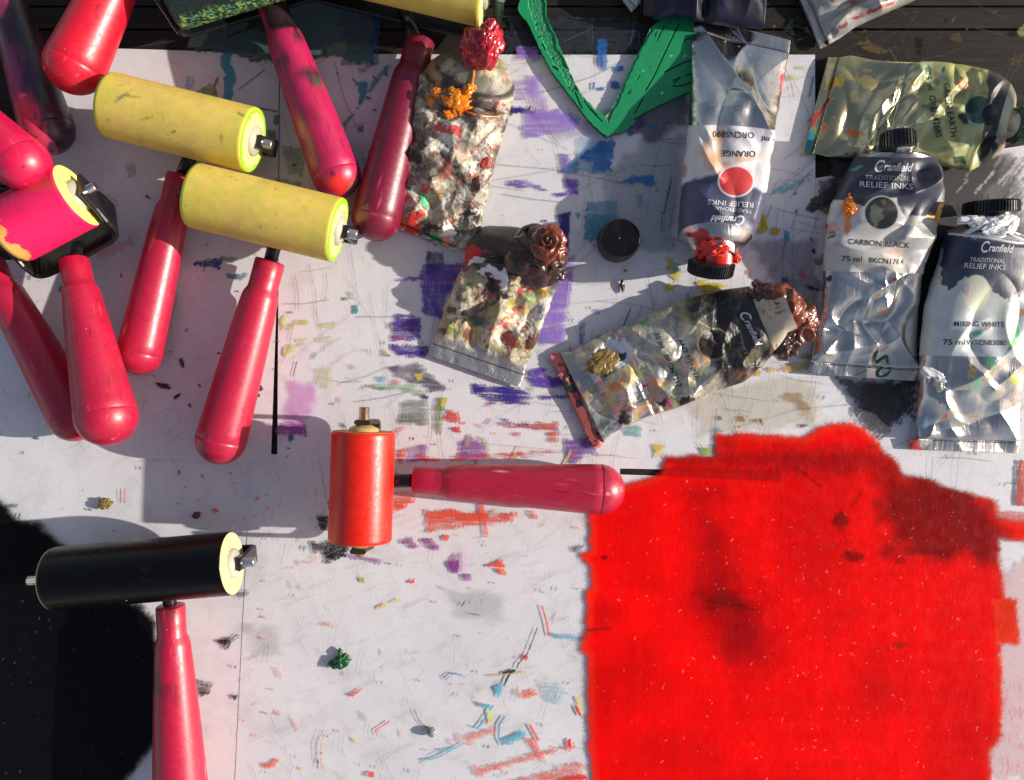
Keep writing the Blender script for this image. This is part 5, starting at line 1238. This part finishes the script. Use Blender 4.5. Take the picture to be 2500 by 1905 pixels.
# D: orange tube
def paD(p):
    yl = (p.y - 305) - (p.x - 1680) * (10 / 200.0)
    lab = sstep(-1, 1, yl - 6 * ((p.x - 1780) / 110) ** 2 + 3) * (1 - p.sh)
    K = np.arange(len(p.x))
    p._lay(K, lab * .97, (220, 218, 220))
    yb = p.y - 455 + 30 * np.sin((p.x - 1660) / 60) + 9 * fbm(p.x * .03, p.y * .03, 66, 5)
    p._lay(K, lab * sstep(-6, 6, yb) * .97, (64, 70, 100))
    m = sstep(.1, .6, fbm(p.x * .016, p.y * .01, 71, 4)) * lab * sstep(20, -20, yb); p._lay(K, m * .75, (220, 160, 90))
    m = sstep(.35, .8, fbm(p.x * .02, p.y * .012, 75, 4)) * lab * sstep(20, -20, yb); p._lay(K, m * .6, (150, 80, 60))
    c0 = V('c', (1462, 1163))[0]; p.blob(c0, 45, 39, (222, 212, 214), .97, .01, .02); p.blob(c0, 41, 35, (206, 44, 40), .97, .015, .02)
    for i in range(40): p.blob((rs.uniform(1690, 1860), rs.uniform(100, 300)), rs.uniform(1.2, 3), rs.uniform(1, 2.5), (150, 60, 60), .6, .5, .3)
    p.poly(V('c', (1420, 180), (1470, 180), (1500, 240), (1535, 285), (1480, 240)), (20, 24, 90), .97, 2, 1)
    p.poly(V('d', (120, 480), (140, 475), (128, 575), (112, 580)), (214, 30, 80), .95, 2, 1)
    p.poly(V('c', (1140, 1500), (1230, 1470), (1290, 1470), (1300, 1560), (1220, 1600), (1190, 1520)), (190, 24, 24), .92, 5, 2)
    p.blob(V('c', (1160, 1505))[0], 7, 6, (150, 20, 30), .9)
    p.r[:] = .2; p.r += .08 * fbm(p.uu * 3, p.vv * 80, 5, 2)
D = tube('smooth silver tube with a red disc on its label and red ink round its cap', V('s', (1691, 50), (1690, 80), (1686, 213), (1682, 305), (1668, 427), (1661, 495), (1657, 571)), V('s', (1930, 100), (1926, 125), (1910, 213), (1890, 312), (1868, 476), (1850, 545), (1834, 590)),
         [(0, 3), (.15, 10), (.4, 22), (.7, 29), (1, 31)], paD, tilt=.32, creases=(12, .0014), folds=[(.03, -.85, .5, .85, .22, .0035), (.5, .85, .95, .75, .12, .0016), (.6, -.9, .75, -.3, .12, .002)], crumple=.0008, cfreq=4.5, seed=62, neck=V('c', (1350, 1592))[0], zneck=.019, rneck=.0095, nu=340, nt=200, crimp=.06, dome=.006,
         texts=[('ORCN5890', V('c', (1446, 862))[0], 21, 178, 0, 0, .006, 101), ('75 ml', V('d', (62, 898))[0], 20, 170, 0, 0, .006, 48), ('ORANGE', V('c', (1478, 983))[0], 21, 179, 0, 0, .006, 84), ('RELIEF INKS', V('c', (1428, 1303))[0], 18, 176, 1, 0, .002, 112), ('TRADITIONAL', V('c', (1440, 1343))[0], 12.5, 174, 1, 0, 0, 96), ('C', V('c', (1499, 1411))[0], 35, 176, 1, .35, .014, 22), ('ranfield', V('c', (1389, 1403))[0], 22, 176, 1, .35, .022, 64)],
         dents=[(.2, -.3, .12, .5, .004), (.42, .35, .07, .25, .003), (.62, -.35, .09, .2, .0016)])
lathe('neck', [(0, .0092), (.004, .0096), (.008, .0094), (.009, .0096)], P(V('c', (1345, 1585))[0], .019), P(V('c', (1345, 1680))[0], .017) - P(V('c', (1345, 1585))[0], .019), M['bscar'], D, 48)
for i, (x, y, rx, ry) in enumerate([(1290, 1590, .007, .0045), (1350, 1600, .008, .0045), (1400, 1610, .007, .0045), (1240, 1630, .0055, .004), (1440, 1635, .005, .004), (1330, 1640, .010, .0038), (1460, 1655, .0035, .0035)]):
    lump('ink_lump', T(D, V('c', (x, y))[0], .024 - .001 * i), (rx * .68, ry * .8, .0028), M['bscar'], D, .45, 2.4, 60 + i, .1 * i, ridg=.12)
cap(D, V('o', (1533, 562))[0], .020, V('o', (1528, 592))[0], .017, 55, n=52)

# E: green earth tube
def paE(p):
    K = np.arange(len(p.x))
    xl = p.x - (2240 - (p.y - 260) * .08); lab = sstep(-1, 1, xl) * (1 - p.sh)
    p._lay(K, lab * .9, (178, 182, 118))
    m = sstep(-.1, .5, fbm(p.x * .012, p.y * .012, 81, 4)); p._lay(K, m * .35 * (1 - p.sh), (150, 146, 50))
    m = sstep(.1, .5, fbm(p.x * .03, p.y * .02, 85, 4)) * lab; p._lay(K, m * .5, (196, 204, 170))
    m = sstep(.3, .6, fbm(p.x * .035, p.y * .035, 89, 4)); p._lay(K, m * .4 * (1 - p.sh), (84, 84, 40))
    c0 = V('d', (1392, 705))[0]; p.blob(c0, 36, 37, (190, 200, 180), .95, .01, .02); p.blob(c0, 33.5, 34.5, (36, 84, 72), .96, .01, .02)
    dk = sstep(-3, 3, p.x - 2405 + .10 * (p.y - 270) + 6 * fbm(p.x * .04, p.y * .04, 33, 4)) * (1 - p.sh); p._lay(K, dk * .9, (40, 42, 58))
    p.poly(V('d', (440, 500), (520, 480), (520, 540), (470, 560), (420, 600), (410, 570)), (160, 130, 30), .9, 6, 3)
    p.poly(V('d', (580, 490), (700, 500), (760, 540), (720, 590), (640, 540)), (130, 110, 20), .7, 10, 6)
    p.poly(V('d', (430, 625), (440, 640), (380, 720), (330, 815), (300, 825), (320, 770), (370, 690)), (176, 30, 24), .95, 4, 1.5)
    p.poly(V('d', (290, 830), (345, 820), (350, 920), (320, 1000), (270, 995)), (36, 130, 110), .95, 5, 2)
    p.poly(V('d', (290, 850), (310, 840), (320, 940), (290, 960)), (30, 110, 170), .9, 4, 2)
    p.blob(V('d', (405, 820))[0], 6, 9, (200, 30, 40), .9); p.blob(V('d', (590, 850))[0], 16, 10, (236, 110, 30), .9, .6); p.blob(V('d', (640, 860))[0], 9, 5, (226, 130, 40), .7, .6)
    p.blob(V('d', (545, 990))[0], 6, 4, (20, 80, 130), .9); p.blob(V('d', (1285, 535))[0], 13, 13, (226, 150, 90), .9, .5, thick=.0006); p.line(V('d', (1240, 435), (1255, 480), (1290, 510)), 2.5, (50, 50, 40), .9)
    p.poly(V('d', (1255, 740), (1310, 730), (1330, 800), (1290, 790)), (24, 50, 44), .95, 4, 1.5); p.poly(V('d', (1225, 1010), (1290, 1005), (1300, 1040), (1235, 1045)), (30, 84, 60), .9, 5, 1.5)
    p.blob(V('d', (1065, 450))[0], 7, 9, (30, 110, 70), .9); p.blob(V('d', (1165, 445))[0], 5, 8, (40, 110, 70), .9); p.blob(V('d', (1090, 690))[0], 20, 8, (50, 40, 50), .6, .7)
    p._lay(K, p.sh * .5, (170, 170, 165)); p.poly(V('d', (1420, 880), (1500, 880), (1510, 960), (1460, 1060), (1390, 1080), (1410, 960)), (22, 20, 26), .97, 5, 2); p.poly(V('d', (1440, 730), (1520, 740), (1480, 800), (1425, 800)), (22, 20, 26), .95, 4, 2)
    p.poly(V('d', (1520, 880), (1570, 850), (1560, 980), (1500, 1010)), (150, 110, 80), .7, 6, 6)
    p.r[:] = .2
E = tube('flat greenish gold tube on the dark boards with a dark green disc on its label', V('d', (430, 368), (480, 372), (570, 355), (700, 385), (1040, 405), (1260, 415), (1500, 470), (1600, 545)), V('d', (262, 1000), (345, 985), (420, 1010), (600, 1020), (850, 1015), (1050, 1040), (1340, 1095), (1400, 1060), (1470, 1020)),
         [(0, 3), (.12, 5), (.4, 10), (.7, 16), (1, 20)], paE, metal=(198, 192, 152), tilt=.65, creases=(34, .0019), folds=[(.3, .8, .48, -.7, .12, .0035), (.4, .7, .5, -.2, .08, .002)], crumple=.0014, cfreq=6.5, seed=72, neck=V('d', (1590, 800))[0], zneck=.019, rneck=.0082, nu=340, nt=200, crimp=.045, dome=.006,
         texts=[('75 ml  GREN42685', V('d', (1098, 672))[0], 22, -80, 0, 0, .008, 162), ('GREEN EARTH', V('d', (1205, 706))[0], 22, -82, 0, 0, .008, 132)], dents=[(.42, -.1, .03, .6, .003), (.2, .3, .06, .3, .002), (.34, .5, .03, .4, .002)])
cap(E, V('d', (1602, 803))[0], .021, V('d', (1770, 812))[0], .021, 43, mat='capgreen', n=40)

# F: carbon black tube
def paF(p):
    K = np.arange(len(p.x)); yl = p.y - 662 - (p.x - 2010) * .025
    lab = sstep(1, -1, yl) * (1 - p.sh); p._lay(K, lab * .9, (204, 202, 194))
    m = sstep(.1, .5, fbm(p.x * .018, p.y * .015, 91, 4)) * lab; p._lay(K, m * .5, (170, 164, 140))
    m = sstep(.2, .6, fbm(p.x * .03, p.y * .03, 95, 4)) * lab; p._lay(K, m * .5, (226, 220, 224))
    nv = 10 * fbm(p.x * .03, p.y * .03, 99, 5)
    yb = 490 + np.where(p.x > 2190, 45, 0) * sstep(2180, 2215, p.x) + 12 * np.sin((p.x - 2040) / 40)
    nav = sstep(3, -3, p.y - yb + nv) * lab; p._lay(K, nav * .97, (42, 46, 66))
    p.poly(V('h', (880, -30), (1010, -30), (1160, -10), (1140, 60), (1000, 100), (920, 110), (880, 60)), (42, 46, 66), .93, 8, 3)
    p.poly(V('h', (870, 110), (960, 110), (1080, 240), (1020, 440), (930, 400), (900, 230)), (150, 150, 150), .6, 10, 8)
    p.a -= np.where(((p.x > 2195) & (p.x < 2300) & (p.y > 540) & (p.y < 650)), .4, 0) * lab * sstep(-.2, .3, fbm(p.x * .03, p.y * .03, 7, 3)); p.a = np.clip(p.a, 0, 1)
    c0 = V('d', (767, 1366))[0]; p.blob(c0, 44, 43, (190, 190, 184), .95, .01, .02); p.blob(c0, 40, 39, (24, 28, 28), .97, .01, .02)
    p.poly(V('d', (700, 1330), (740, 1310), (790, 1380), (730, 1460), (700, 1420)), (110, 118, 104), .75, 5, 3)
    p.blob(V('d', (785, 1298))[0], 6, 6, (130, 90, 20), .9, .6)
    p.poly(V('d', (530, 1370), (575, 1370), (575, 1440), (545, 1510), (525, 1480)), (232, 130, 40), .9, 5, 2, .2)
    p.poly(V('d', (1135, 1310), (1160, 1310), (1150, 1390), (1120, 1440), (1115, 1380)), (240, 180, 40), .95, 4, 2); p.blob(V('d', (1090, 1388))[0], 12, 8, (220, 150, 30), .9, .6)
    for x, y, rx, ry, c in [(460, 1460, 20, 10, (226, 160, 150)), (455, 1515, 12, 5, (30, 30, 34)), (450, 1490, 8, 3, (40, 40, 44)), (600, 1080, 16, 4, (90, 160, 180)), (820, 1640, 20, 14, (220, 170, 160)), (500, 1560, 16, 8, (190, 180, 190))]: p.blob(V('d', (x, y))[0], rx, ry, c, .8, .5, .3, -20)
    p.blob(V('h', (848, 532))[0], 5, 5, (220, 50, 40), .95); p.blob(V('h', (435, 525))[0], 9, 8, (24, 24, 26), .95, .6)
    p.line(V('h', (600, 1145), (670, 1115)), 3, (20, 20, 24), .9)
    p.r[:] = .24; p.r += .08 * fbm(p.uu * 3, p.vv * 80, 5, 2)
Ft = tube('tube with a black crusted cap and a black disc on its dark blue label', V('h', (288, 1135), (300, 1060), (350, 880), (392, 700), (402, 560), (398, 490), (410, 350), (430, 180), (450, 40), (480, 0), (520, -80), (560, -170), (612, -258)), V('h', (1005, 1186), (1000, 1100), (988, 950), (1000, 750), (1010, 560), (1026, 480), (1075, 330), (1110, 235), (1160, 60), (1172, -50), (1135, -180), (1095, -258)),
          [(0, 3), (.12, 7), (.35, 16), (.6, 24), (.9, 29), (1, 24)], paF, z0=.001, tilt=.35, creases=(26, .0021), folds=[(.06, .95, .3, .2, .14, .0028), (.3, .2, .45, .05, .1, .0025), (.44, -.6, .38, 0, .1, .002), (.38, 0, .46, .6, .1, .0022), (.05, -.95, .2, -.5, .14, .002), (.62, .95, .6, .3, .12, .002)], crumple=.0012, cfreq=5.0, seed=88, neck=V('d', (872, 974))[0], zneck=.021, rneck=.0080, nu=360, nt=200, crimp=.045, dome=.003,
          texts=[('C', V('d', (742, 1070))[0], 43, -2, 1, .35, .014, 25), ('ranfield', V('d', (868, 1074))[0], 28, -2, 1, .35, .022, 73), ('TRADITIONAL', V('d', (806, 1143))[0], 16, -2, 2, 0, 0, 110), ('RELIEF INKS', V('d', (797, 1190))[0], 20, -3, 1, 0, .002, 130), ('CARBON BLACK', V('h', (750, 303))[0], 19, -4, 0, 0, .004, 150), ('75 ml', V('h', (577, 402))[0], 19, -2, 0, 0, .004, 49), ('BKCN1764', V('h', (797, 416))[0], 18, -4, 0, 0, .004, 84)],
          dents=[(.3, -.3, .1, .35, .004), (.22, .35, .1, .2, .003), (.68, .8, .08, .3, .004), (.42, .55, .08, .2, .003)])
cap(Ft, V('d', (872, 968))[0], .022, V('d', (868, 848))[0], .022, 41, mat='bblack', n=30)
lump('ink_lump', T(Ft, V('d', (568, 1320))[0], .0245), (.0040, .0048, .0022), M['borange'], Ft, .35, 2.2, 83, 0, swirl=.15, ridg=.12)
strand(Ft, V('d', (562, 1300), (560, 1270), (562, 1240)), [.0245, .0235, .0225], .0006, M['borange'])
strand(Ft, V('h', (705, 1085), (760, 1050), (810, 1012), (800, 1060), (832, 1100), (800, 1150), (740, 1158), (745, 1110), (775, 1098)), [.0082, .0088, .0095, .0088, .0076, .0062, .0062, .0072, .0075], .0007, M['bgreen'])

# G: mixing white tube
def paG(p):
    K = np.arange(len(p.x)); yl = p.y - 868 - (p.x - 2270) * .02
    lab = sstep(1, -1, yl) * (1 - p.sh); p._lay(K, lab * .93, (196, 204, 204))
    m = sstep(.1, .5, fbm(p.x * .02, p.y * .012, 191, 4)) * lab; p._lay(K, m * .5, (206, 216, 180))
    nv = 8 * fbm(p.x * .04, p.y * .04, 199, 5)
    nav = lab * sstep(3, -3, p.y - 655 + nv + 26 * np.sin((p.x - 2330) / 50)) * sstep(-3, 3, p.x - 2300 + nv - .1 * (p.y - 600)); p._lay(K, nav * .95, (46, 50, 78))
    p.poly(V('h', (1200, 250), (1700, 290), (1700, 600), (1560, 660), (1480, 600), (1400, 510), (1300, 520), (1200, 600), (1150, 560), (1145, 430)), (46, 50, 78), .95, 6, 2)
    p.poly(V('h', (1500, 520), (1700, 500), (1700, 620), (1580, 670)), (60, 64, 74), .9, 8, 3, .3, -30); p.poly(V('h', (1620, 430), (1700, 420), (1700, 510), (1640, 500)), (14, 14, 20), .95, 5, 2)
    c0 = V('h', (1373, 620))[0]; p.blob(c0, 36, 45, (200, 204, 176), .95, .01, .02); p.blob(c0, 33.5, 42.5, (216, 220, 190), .97, .01, .02)
    for x, y, rx, ry, c in [(1630, 860, 14, 20, (60, 190, 110)), (1610, 935, 11, 14, (110, 200, 110)), (1385, 880, 12, 7, (90, 190, 160)), (1470, 1062, 11, 13, (60, 170, 120)), (1340, 1130, 8, 16, (230, 180, 40)), (1380, 1205, 13, 16, (110, 180, 150)), (1615, 1170, 10, 12, (200, 210, 60)), (1640, 745, 20, 8, (210, 130, 70)), (1015, 1460, 14, 20, (110, 170, 190)), (1140, 1320, 4, 3, (226, 90, 90)), (1360, 1410, 14, 5, (170, 140, 90)), (1320, 590, 10, 14, (226, 190, 190)), (1455, 850, 6, 6, (230, 170, 150)), (1100, 1100, 3, 2, (230, 230, 230))]: p.blob(V('h', (x, y))[0], rx, ry, c, .85, .5, .3, 0, thick=.0001)
    p.poly(V('h', (940, 1590), (1000, 1540), (1020, 1545), (990, 1590), (1028, 1610), (1025, 1628), (940, 1622)), (196, 30, 24), .95, 4, 1.5)
    p.poly(V('h', (1020, 1140), (1045, 1130), (1000, 1480), (985, 1420)), (200, 140, 120), .5, 3, 3)
    p.r[:] = .25; p.r += .09 * fbm(p.uu * 3, p.vv * 80, 5, 2)
G = tube('tube with a ribbed black cap smeared in white ink, at the right edge', V('h', (940, 1622), (945, 1555), (1005, 1540), (990, 1420), (1005, 1250), (1022, 1000), (1058, 700), (1100, 550), (1148, 430), (1200, 242)), V('h', (1640, 1646), (1640, 1570), (1642, 1450), (1662, 1200), (1685, 1000), (1730, 700), (1745, 480), (1720, 300)),
         [(0, 3), (.12, 9), (.35, 21), (.6, 28), (1, 31)], paG, tilt=.45, creases=(12, .0016), folds=[(.42, -.3, .3, .3, .14, .002), (.3, .3, .45, .9, .14, .002), (.06, -.9, .2, -.6, .15, .002), (.06, .9, .2, .5, .15, .002)], crumple=.0008, cfreq=4.2, seed=104, neck=V('h', (1462, 190))[0], zneck=.018, rneck=.0105, nu=360, nt=200, crimp=.05, dome=.005,
         texts=[('C', V('h', (1421, 326))[0], 40, -4, 1, .35, .014, 21), ('ranfield', V('h', (1529, 334))[0], 26, -4, 1, .35, .022, 62), ('TRADITIONAL', V('h', (1446, 410))[0], 15, -3, 1, .15, 0, 86), ('RELIEF INKS', V('h', (1427, 450))[0], 18, -3, 1, .15, .002, 102), ('MIXING WHITE', V('h', (1393, 820))[0], 18, -1, 0, 0, .004, 122), ('75 ml', V('h', (1233, 935))[0], 19, 0, 0, 0, .008, 54), ('WTCN83080', V('h', (1440, 938))[0], 18, -1, 0, 0, .004, 98)],
         dents=[(.62, .0, .1, .4, .003), (.3, .3, .1, .3, .002), (.75, .7, .06, .2, .003)])
lathe('neck', [(0, .0104), (.009, .0104)], P(V('h', (1462, 200))[0], .018), P(V('h', (1468, 100))[0], .019) - P(V('h', (1462, 200))[0], .018), M['cap'], G, 48)
cap(G, V('h', (1467, 112))[0], .0185, V('h', (1470, 26))[0], .0195, 61, n=54)
for i, (x, y, rx, ry) in enumerate([(1350, 150, .009, .0026), (1430, 160, .010, .0030), (1520, 150, .009, .0032), (1580, 170, .006, .0045), (1560, 210, .007, .0045), (1480, 190, .008, .003), (1400, 180, .008, .0022)]):
    lump('ink_lump', P(V('h', (x, y))[0], .026 + .001 * (i % 3)), (rx * .9, ry * .8, .0022), M['bwhite'], G, .35, 2.4, 90 + i, .1 * i, ridg=.12)
strand(G, V('h', (1200, 240), (1300, 250), (1420, 262), (1540, 285), (1640, 300), (1700, 298)), [.026, .031, .0335, .0335, .031, .027], .0008, M['bwhite'])
strand(G, V('h', (1560, 250), (1520, 265), (1430, 250), (1415, 210), (1480, 190), (1540, 215), (1600, 250), (1680, 280)), [.0335, .034, .034, .032, .031, .0325, .0315, .028], .0007, M['bwhite'])
strand(G, V('h', (1550, 235), (1640, 235), (1680, 262)), [.032, .030, .028], .0007, M['bwhite'])
lump('ink_lump', T(G, V('h', (1110, 1150))[0], .0165), (.0085, .0034, .002), M['bwhite'], G, .4, 2, 98, -.45); lump('ink_lump', T(G, V('h', (1130, 1190))[0], .0168), (.0060, .0050, .0016), M['bgrey'], G, .3, 2, 99, -.3)

# H, I, J: tubes cut by the top edge
def paH(p):
    p._lay(np.arange(len(p.x)), np.full(len(p.x), .45), (150, 146, 128))
    p.poly(V('d', (560, 125), (700, 60), (850, 5), (850, 20), (720, 85), (600, 125)), (160, 26, 24), .95, 4, 2, .2)
    p.poly(V('d', (490, 165), (560, 140), (540, 175), (500, 190)), (140, 30, 30), .9, 4, 2); p.poly(V('d', (450, 200), (490, 165), (490, 200), (455, 255)), (60, 40, 80), .9, 4, 2)
    p.poly(V('d', (375, 260), (440, 250), (400, 310), (375, 315)), (14, 14, 14), .9, 5, 2); p.blob(V('d', (600, 25))[0], 12, 5, (190, 120, 50), .8, .6); p.blob(V('d', (455, 10))[0], 7, 5, (150, 50, 30), .8)
    p.r[:] = .25
tube('dull silver tube with a red streak, cut by the top edge at the right', V('d', (228, -40), (300, -110), (520, -330), (900, -560)), V('d', (375, 316), (445, 282), (620, 165), (980, 0), (1300, -180)), [(0, 3), (.2, 9), (.6, 18), (1, 24)], paH, creases=(20, .002), crumple=.0010, cfreq=6, seed=112, nu=200, nt=140, crimp=.05)
def paI(p): p.a[:] = .2; p.c[:] = lin((170, 170, 160)); p.r[:] = .25
tube('small silver tube corner showing at the top edge above the green lino', V('c', (740, 10), (700, -150), (640, -420)), V('c', (790, 80), (900, -10), (1100, -260)), [(0, 3), (.2, 6), (1, 16)], paI, z0=.002, creases=(10, .001), crumple=.001, cfreq=7, seed=122, nu=160, nt=120, crimp=.1)
def paJ(p):
    p.a[:] = .97; p.c[:] = lin((5, 8, 34)); m = sstep(.2, .6, fbm(p.x * .03, p.y * .03, 9, 4)); p._lay(np.arange(len(p.x)), m * .5, (12, 22, 70)); p.a[:] = 1; p.r[:] = .5
tube('navy blue ink covered tube in shade at the top edge, beside the orange tube crimp', V('c', (850, -300), (1100, -360), (1400, -380), (1640, -300)), V('c', (850, 95), (960, 125), (1060, 105), (1180, 130), (1400, 160), (1625, 185)), [(0, 6), (.1, 13), (.45, 18), (.52, 12), (.6, 17), (1, 14)], paJ, z0=.005, creases=(12, .0012), crumple=.001, cfreq=5, seed=132, nu=200, nt=140, crimp=.01)

# ------------------------------------------------------------------ loose screw cap
c0 = P(EO((1328, 523))[0], 0); root = empty('screw_cap', c0); tag(root, 'loose black plastic screw cap with ringed top lying alone on the paper', 'cap')
r = 0.0117
pr = [(0, 0), (0, r * .96), (.0006, r), (.0125, r * .985), (.0142, r * .96), (.0148, r * .9)]
for i in range(8):
    q = r * (.88 - i * .105); pr += [(.0148, q), (.0134, q - r * .016), (.0134, q - r * .05), (.0148, q - r * .062)]
pr += [(.0144, 0)]
lathe('shell', pr, c0, (0.02, -.015, 1), M['cap'], root, 288, teeth=(64, r * .035, .0004, .013), smooth=False)

# ------------------------------------------------------------------ green lino offcut
LO = V('m', (400, -120), (375, 0), (355, 75), (370, 140), (450, 230), (520, 370), (600, 540), (700, 730), (800, 870), (950, 1060), (1100, 1260), (1200, 1360), (1280, 1415), (1480, 1360), (1540, 1290), (1550, 1230), (1900, 1050), (2160, 940), (2300, 880), (2300, 120), (2100, 110), (1830, 215), (1730, 285), (1600, 560), (1500, 750), (1400, 980), (1310, 1150), (1262, 1205),
       (1160, 1130), (1000, 950), (900, 740), (800, 500), (740, 340), (660, 180), (650, -120))
def lino():
    st = 1.2; xs = [p[0] for p in LO]; ys_ = [p[1] for p in LO]
    X, Y = np.meshgrid(np.arange(min(xs) - 6, max(xs) + 6, st), np.arange(min(ys_) - 6, max(ys_) + 6, st)); ny, nx = X.shape
    p = Paint(X, Y, (26, 146, 92), 1.0)
    sd = poly_sd(p.x, p.y, LO) + 1.3 * fbm(p.x * .12, p.y * .12, 3, 4)
    z = np.full(len(p.x), .0034)
    # gouged band along the inner side of the left arm
    g1 = V('m', (470, -120), (470, 60), (500, 170), (570, 330), (630, 470), (720, 650), (800, 740), (870, 880), (920, 930), (990, 960), (930, 800), (850, 640), (760, 500), (740, 380), (640, 180), (630, -120))
    g2 = V('m', (1740, 280), (1700, 300), (1600, 500), (1500, 740), (1400, 960), (1330, 1080), (1265, 1215), (1290, 1290), (1345, 1160), (1440, 960), (1520, 760), (1640, 520), (1760, 300))
    for g, k0 in ((g1, 1.0), (g2, .8)):
        m = sstep(-1, 2, poly_sd(p.x, p.y, g) + 2.5 * fbm(p.x * .07, p.y * .07, 14, 4)) * k0
        tex = fbm(p.x * .35, p.y * .35, 24, 3)
        z -= m * (.0008 + .0002 * tex); dk = (m * sstep(-.2, .4, tex))[:, None]
        p.c = p.c * (1 - .5 * dk) + lin((30, 80, 54)) * .5 * dk
        brt = (m * sstep(.2, -.3, tex))[:, None] * .5; p.c = p.c * (1 - brt) + lin((24, 150, 84)) * brt
    p.poly(V('m', (1330, 1140), (1350, 1150), (1290, 1285), (1268, 1280), (1285, 1200)), (100, 92, 78), .9, 2, 1)
    DK = (22, 40, 26)
    for pts, w in [([(2020, 250), (1900, 500), (1780, 760), (1680, 935)], 2.6), ([(1650, 1020), (1570, 1170)], 2), ([(1875, 270), (1830, 350), (1800, 420)], 2), ([(1790, 330), (1775, 380)], 1.6), ([(2180, 610), (2050, 660), (1880, 745)], 2.6), ([(2180, 380), (2080, 418)], 2), ([(2180, 745), (2090, 790)], 1.8), ([(2035, 810), (1975, 860)], 2), ([(2165, 850), (2090, 880), (2000, 895), (1965, 888)], 2.4), ([(2040, 800), (1965, 835)], 1.6),
                   ([(1520, 930), (1490, 975)], 1.6), ([(1530, 945), (1510, 970)], 1.4), ([(1945, 190), (1930, 240)], 1.8), ([(1620, 780), (1590, 830)], 1.4), ([(950, 960), (990, 1060), (1020, 1120)], 2.4), ([(1040, 1040), (1090, 1110), (1170, 1190)], 2), ([(560, 385), (600, 370)], 2.6), ([(540, 255), (565, 230)], 2.4), ([(600, 460), (620, 470), (640, 520)], 2.6), ([(690, 620), (730, 590)], 2), ([(720, 690), (770, 720)], 4), ([(2160, 560), (2185, 540)], 2),
                   ([(1030, 1000), (1045, 980)], 3), ([(880, 900), (920, 940)], 3), ([(1100, 1120), (1150, 1180), (1230, 1260)], 1.6)]:
        pts = V('m', *pts); d = seg_d(p.x, p.y, pts); m = sstep(w / 2 + .9, w / 2 - .5, d); z -= m * .0007; p.c = p.c * (1 - m[:, None]) + lin(DK) * m[:, None]
    for x, y, c in [(1945, 580, (190, 200, 40)), (2085, 580, (170, 200, 190)), (1850, 965, (220, 230, 220)), (1658, 735, (120, 180, 50)), (1830, 545, (30, 160, 90)), (1735, 690, (20, 60, 40))]: p.blob(V('m', (x, y))[0], 3.6, 2, c, .9, .6, .3, -20)
    e = sstep(3.2, 1, sd); p.c = p.c * (1 - .4 * e[:, None]) + lin((40, 190, 110)) * .4 * e[:, None]
    keepv = (sd > 0).reshape(ny, nx); cell = keepv[:-1, :-1] & keepv[1:, :-1] & keepv[:-1, 1:] & keepv[1:, 1:]
    idx = np.arange(ny * nx).reshape(ny, nx)
    q = np.stack([idx[1:, :-1][cell], idx[1:, 1:][cell], idx[:-1, 1:][cell], idx[:-1, :-1][cell]], 1)
    # outer edge walls
    from collections import Counter
    e_ = np.concatenate([q[:, [0, 1]], q[:, [1, 2]], q[:, [2, 3]], q[:, [3, 0]]]); key = np.sort(e_, 1); kk = key[:, 0].astype(np.int64) * (ny * nx) + key[:, 1]
    un, inv, cnt = np.unique(kk, return_inverse=True, return_counts=True); be = e_[cnt[inv] == 1]
    N = ny * nx; w = np.stack([be[:, 1], be[:, 0], be[:, 0] + N, be[:, 1] + N], 1); allq = np.concatenate([q, w])
    kz = (CAMH - .0034) / CAMH
    vx = (p.x - CX) / S * kz; vy = -(p.y - CY) / S * kz
    v = np.concatenate([np.stack([vx, vy, z], 1), np.stack([vx, vy, np.zeros(N)], 1)])
    col = np.concatenate([p.c, np.tile(lin((54, 48, 36)), (N, 1))])
    used = np.unique(allq); rem = np.full(2 * N, -1, np.int64); rem[used] = np.arange(len(used))
    o = quads('lino_offcut', v[used], rem[allq], M['lino'], None, False, Col=col[used])
    tag(o, 'green inked lino offcut cut to a V with gouged lines', 'lino block')
lino()

# ------------------------------------------------------------------ crumbs and blobs of dried ink
def crumb(px, rad, mat, label, seed, rot=0, amp=.5, z=None):
    z = rad[2] * .6 if z is None else z
    o = lump('ink_crumb', P(px, z), rad, mat, None, amp, 2.0, seed, rot, floor=.0001, ridg=.12); tag(o, label, 'ink crumb', 'crumbs of dried ink'); return o
crumb(V('k', (562, 775))[0], (.0050, .0034, .0022), M['bgreen'], 'dark green crumb of dried ink on the lower white paper', 5, .5, .7)
crumb(V('k', (565, 718))[0], (.0013, .0020, .0014), M['bgreen'], 'tiny green crumb just above the larger green one', 6, 0, .5)
crumb(V('k', (1112, 1195))[0], (.0028, .0028, .0022), M['bgrey'], 'shiny grey drop of ink on the lower paper', 7, 0, .12)
crumb(V('e', (670, 1655))[0], (.0034, .0030, .0020), M['bgold'], 'rough ochre crumb between the black ink and the pink grips', 8, 0, .6)
crumb(V('i', (1142, 138))[0], (.0026, .0018, .0012), M['bwine'], 'wine red chip above the black roller', 9, .4, .4)
crumb(V('e', (1050, 900))[0], (.0036, .0012, .0009), M['bwine'], 'flat dark crumb in the middle of the pink grips', 10, -.3, .8)
crumb(V('e', (1135, 965))[0], (.0020, .0008, .0007), M['bblack'], 'thin black crumb below the flat dark one', 11, .6, .7)
crumb(V('e', (1165, 752))[0], (.0009, .0026, .0009), M['bwine'], 'upright dark crumb above the flat dark one', 12, .2, .6)
crumb(V('e', (1662, 912))[0], (.0018, .0020, .0010), M['bbrown'], 'upper dark crumb beside the black gap between papers', 13, .2, .6)
crumb(V('e', (1638, 962))[0], (.0020, .0013, .0010), M['bwine'], 'lower dark crumb beside the black gap between papers', 14, .2, .6)
crumb(V('g', (577, 365))[0], (.0011, .0030, .0010), M['bwine'], 'dark crumb below the loose screw cap', 15, .1, .7)
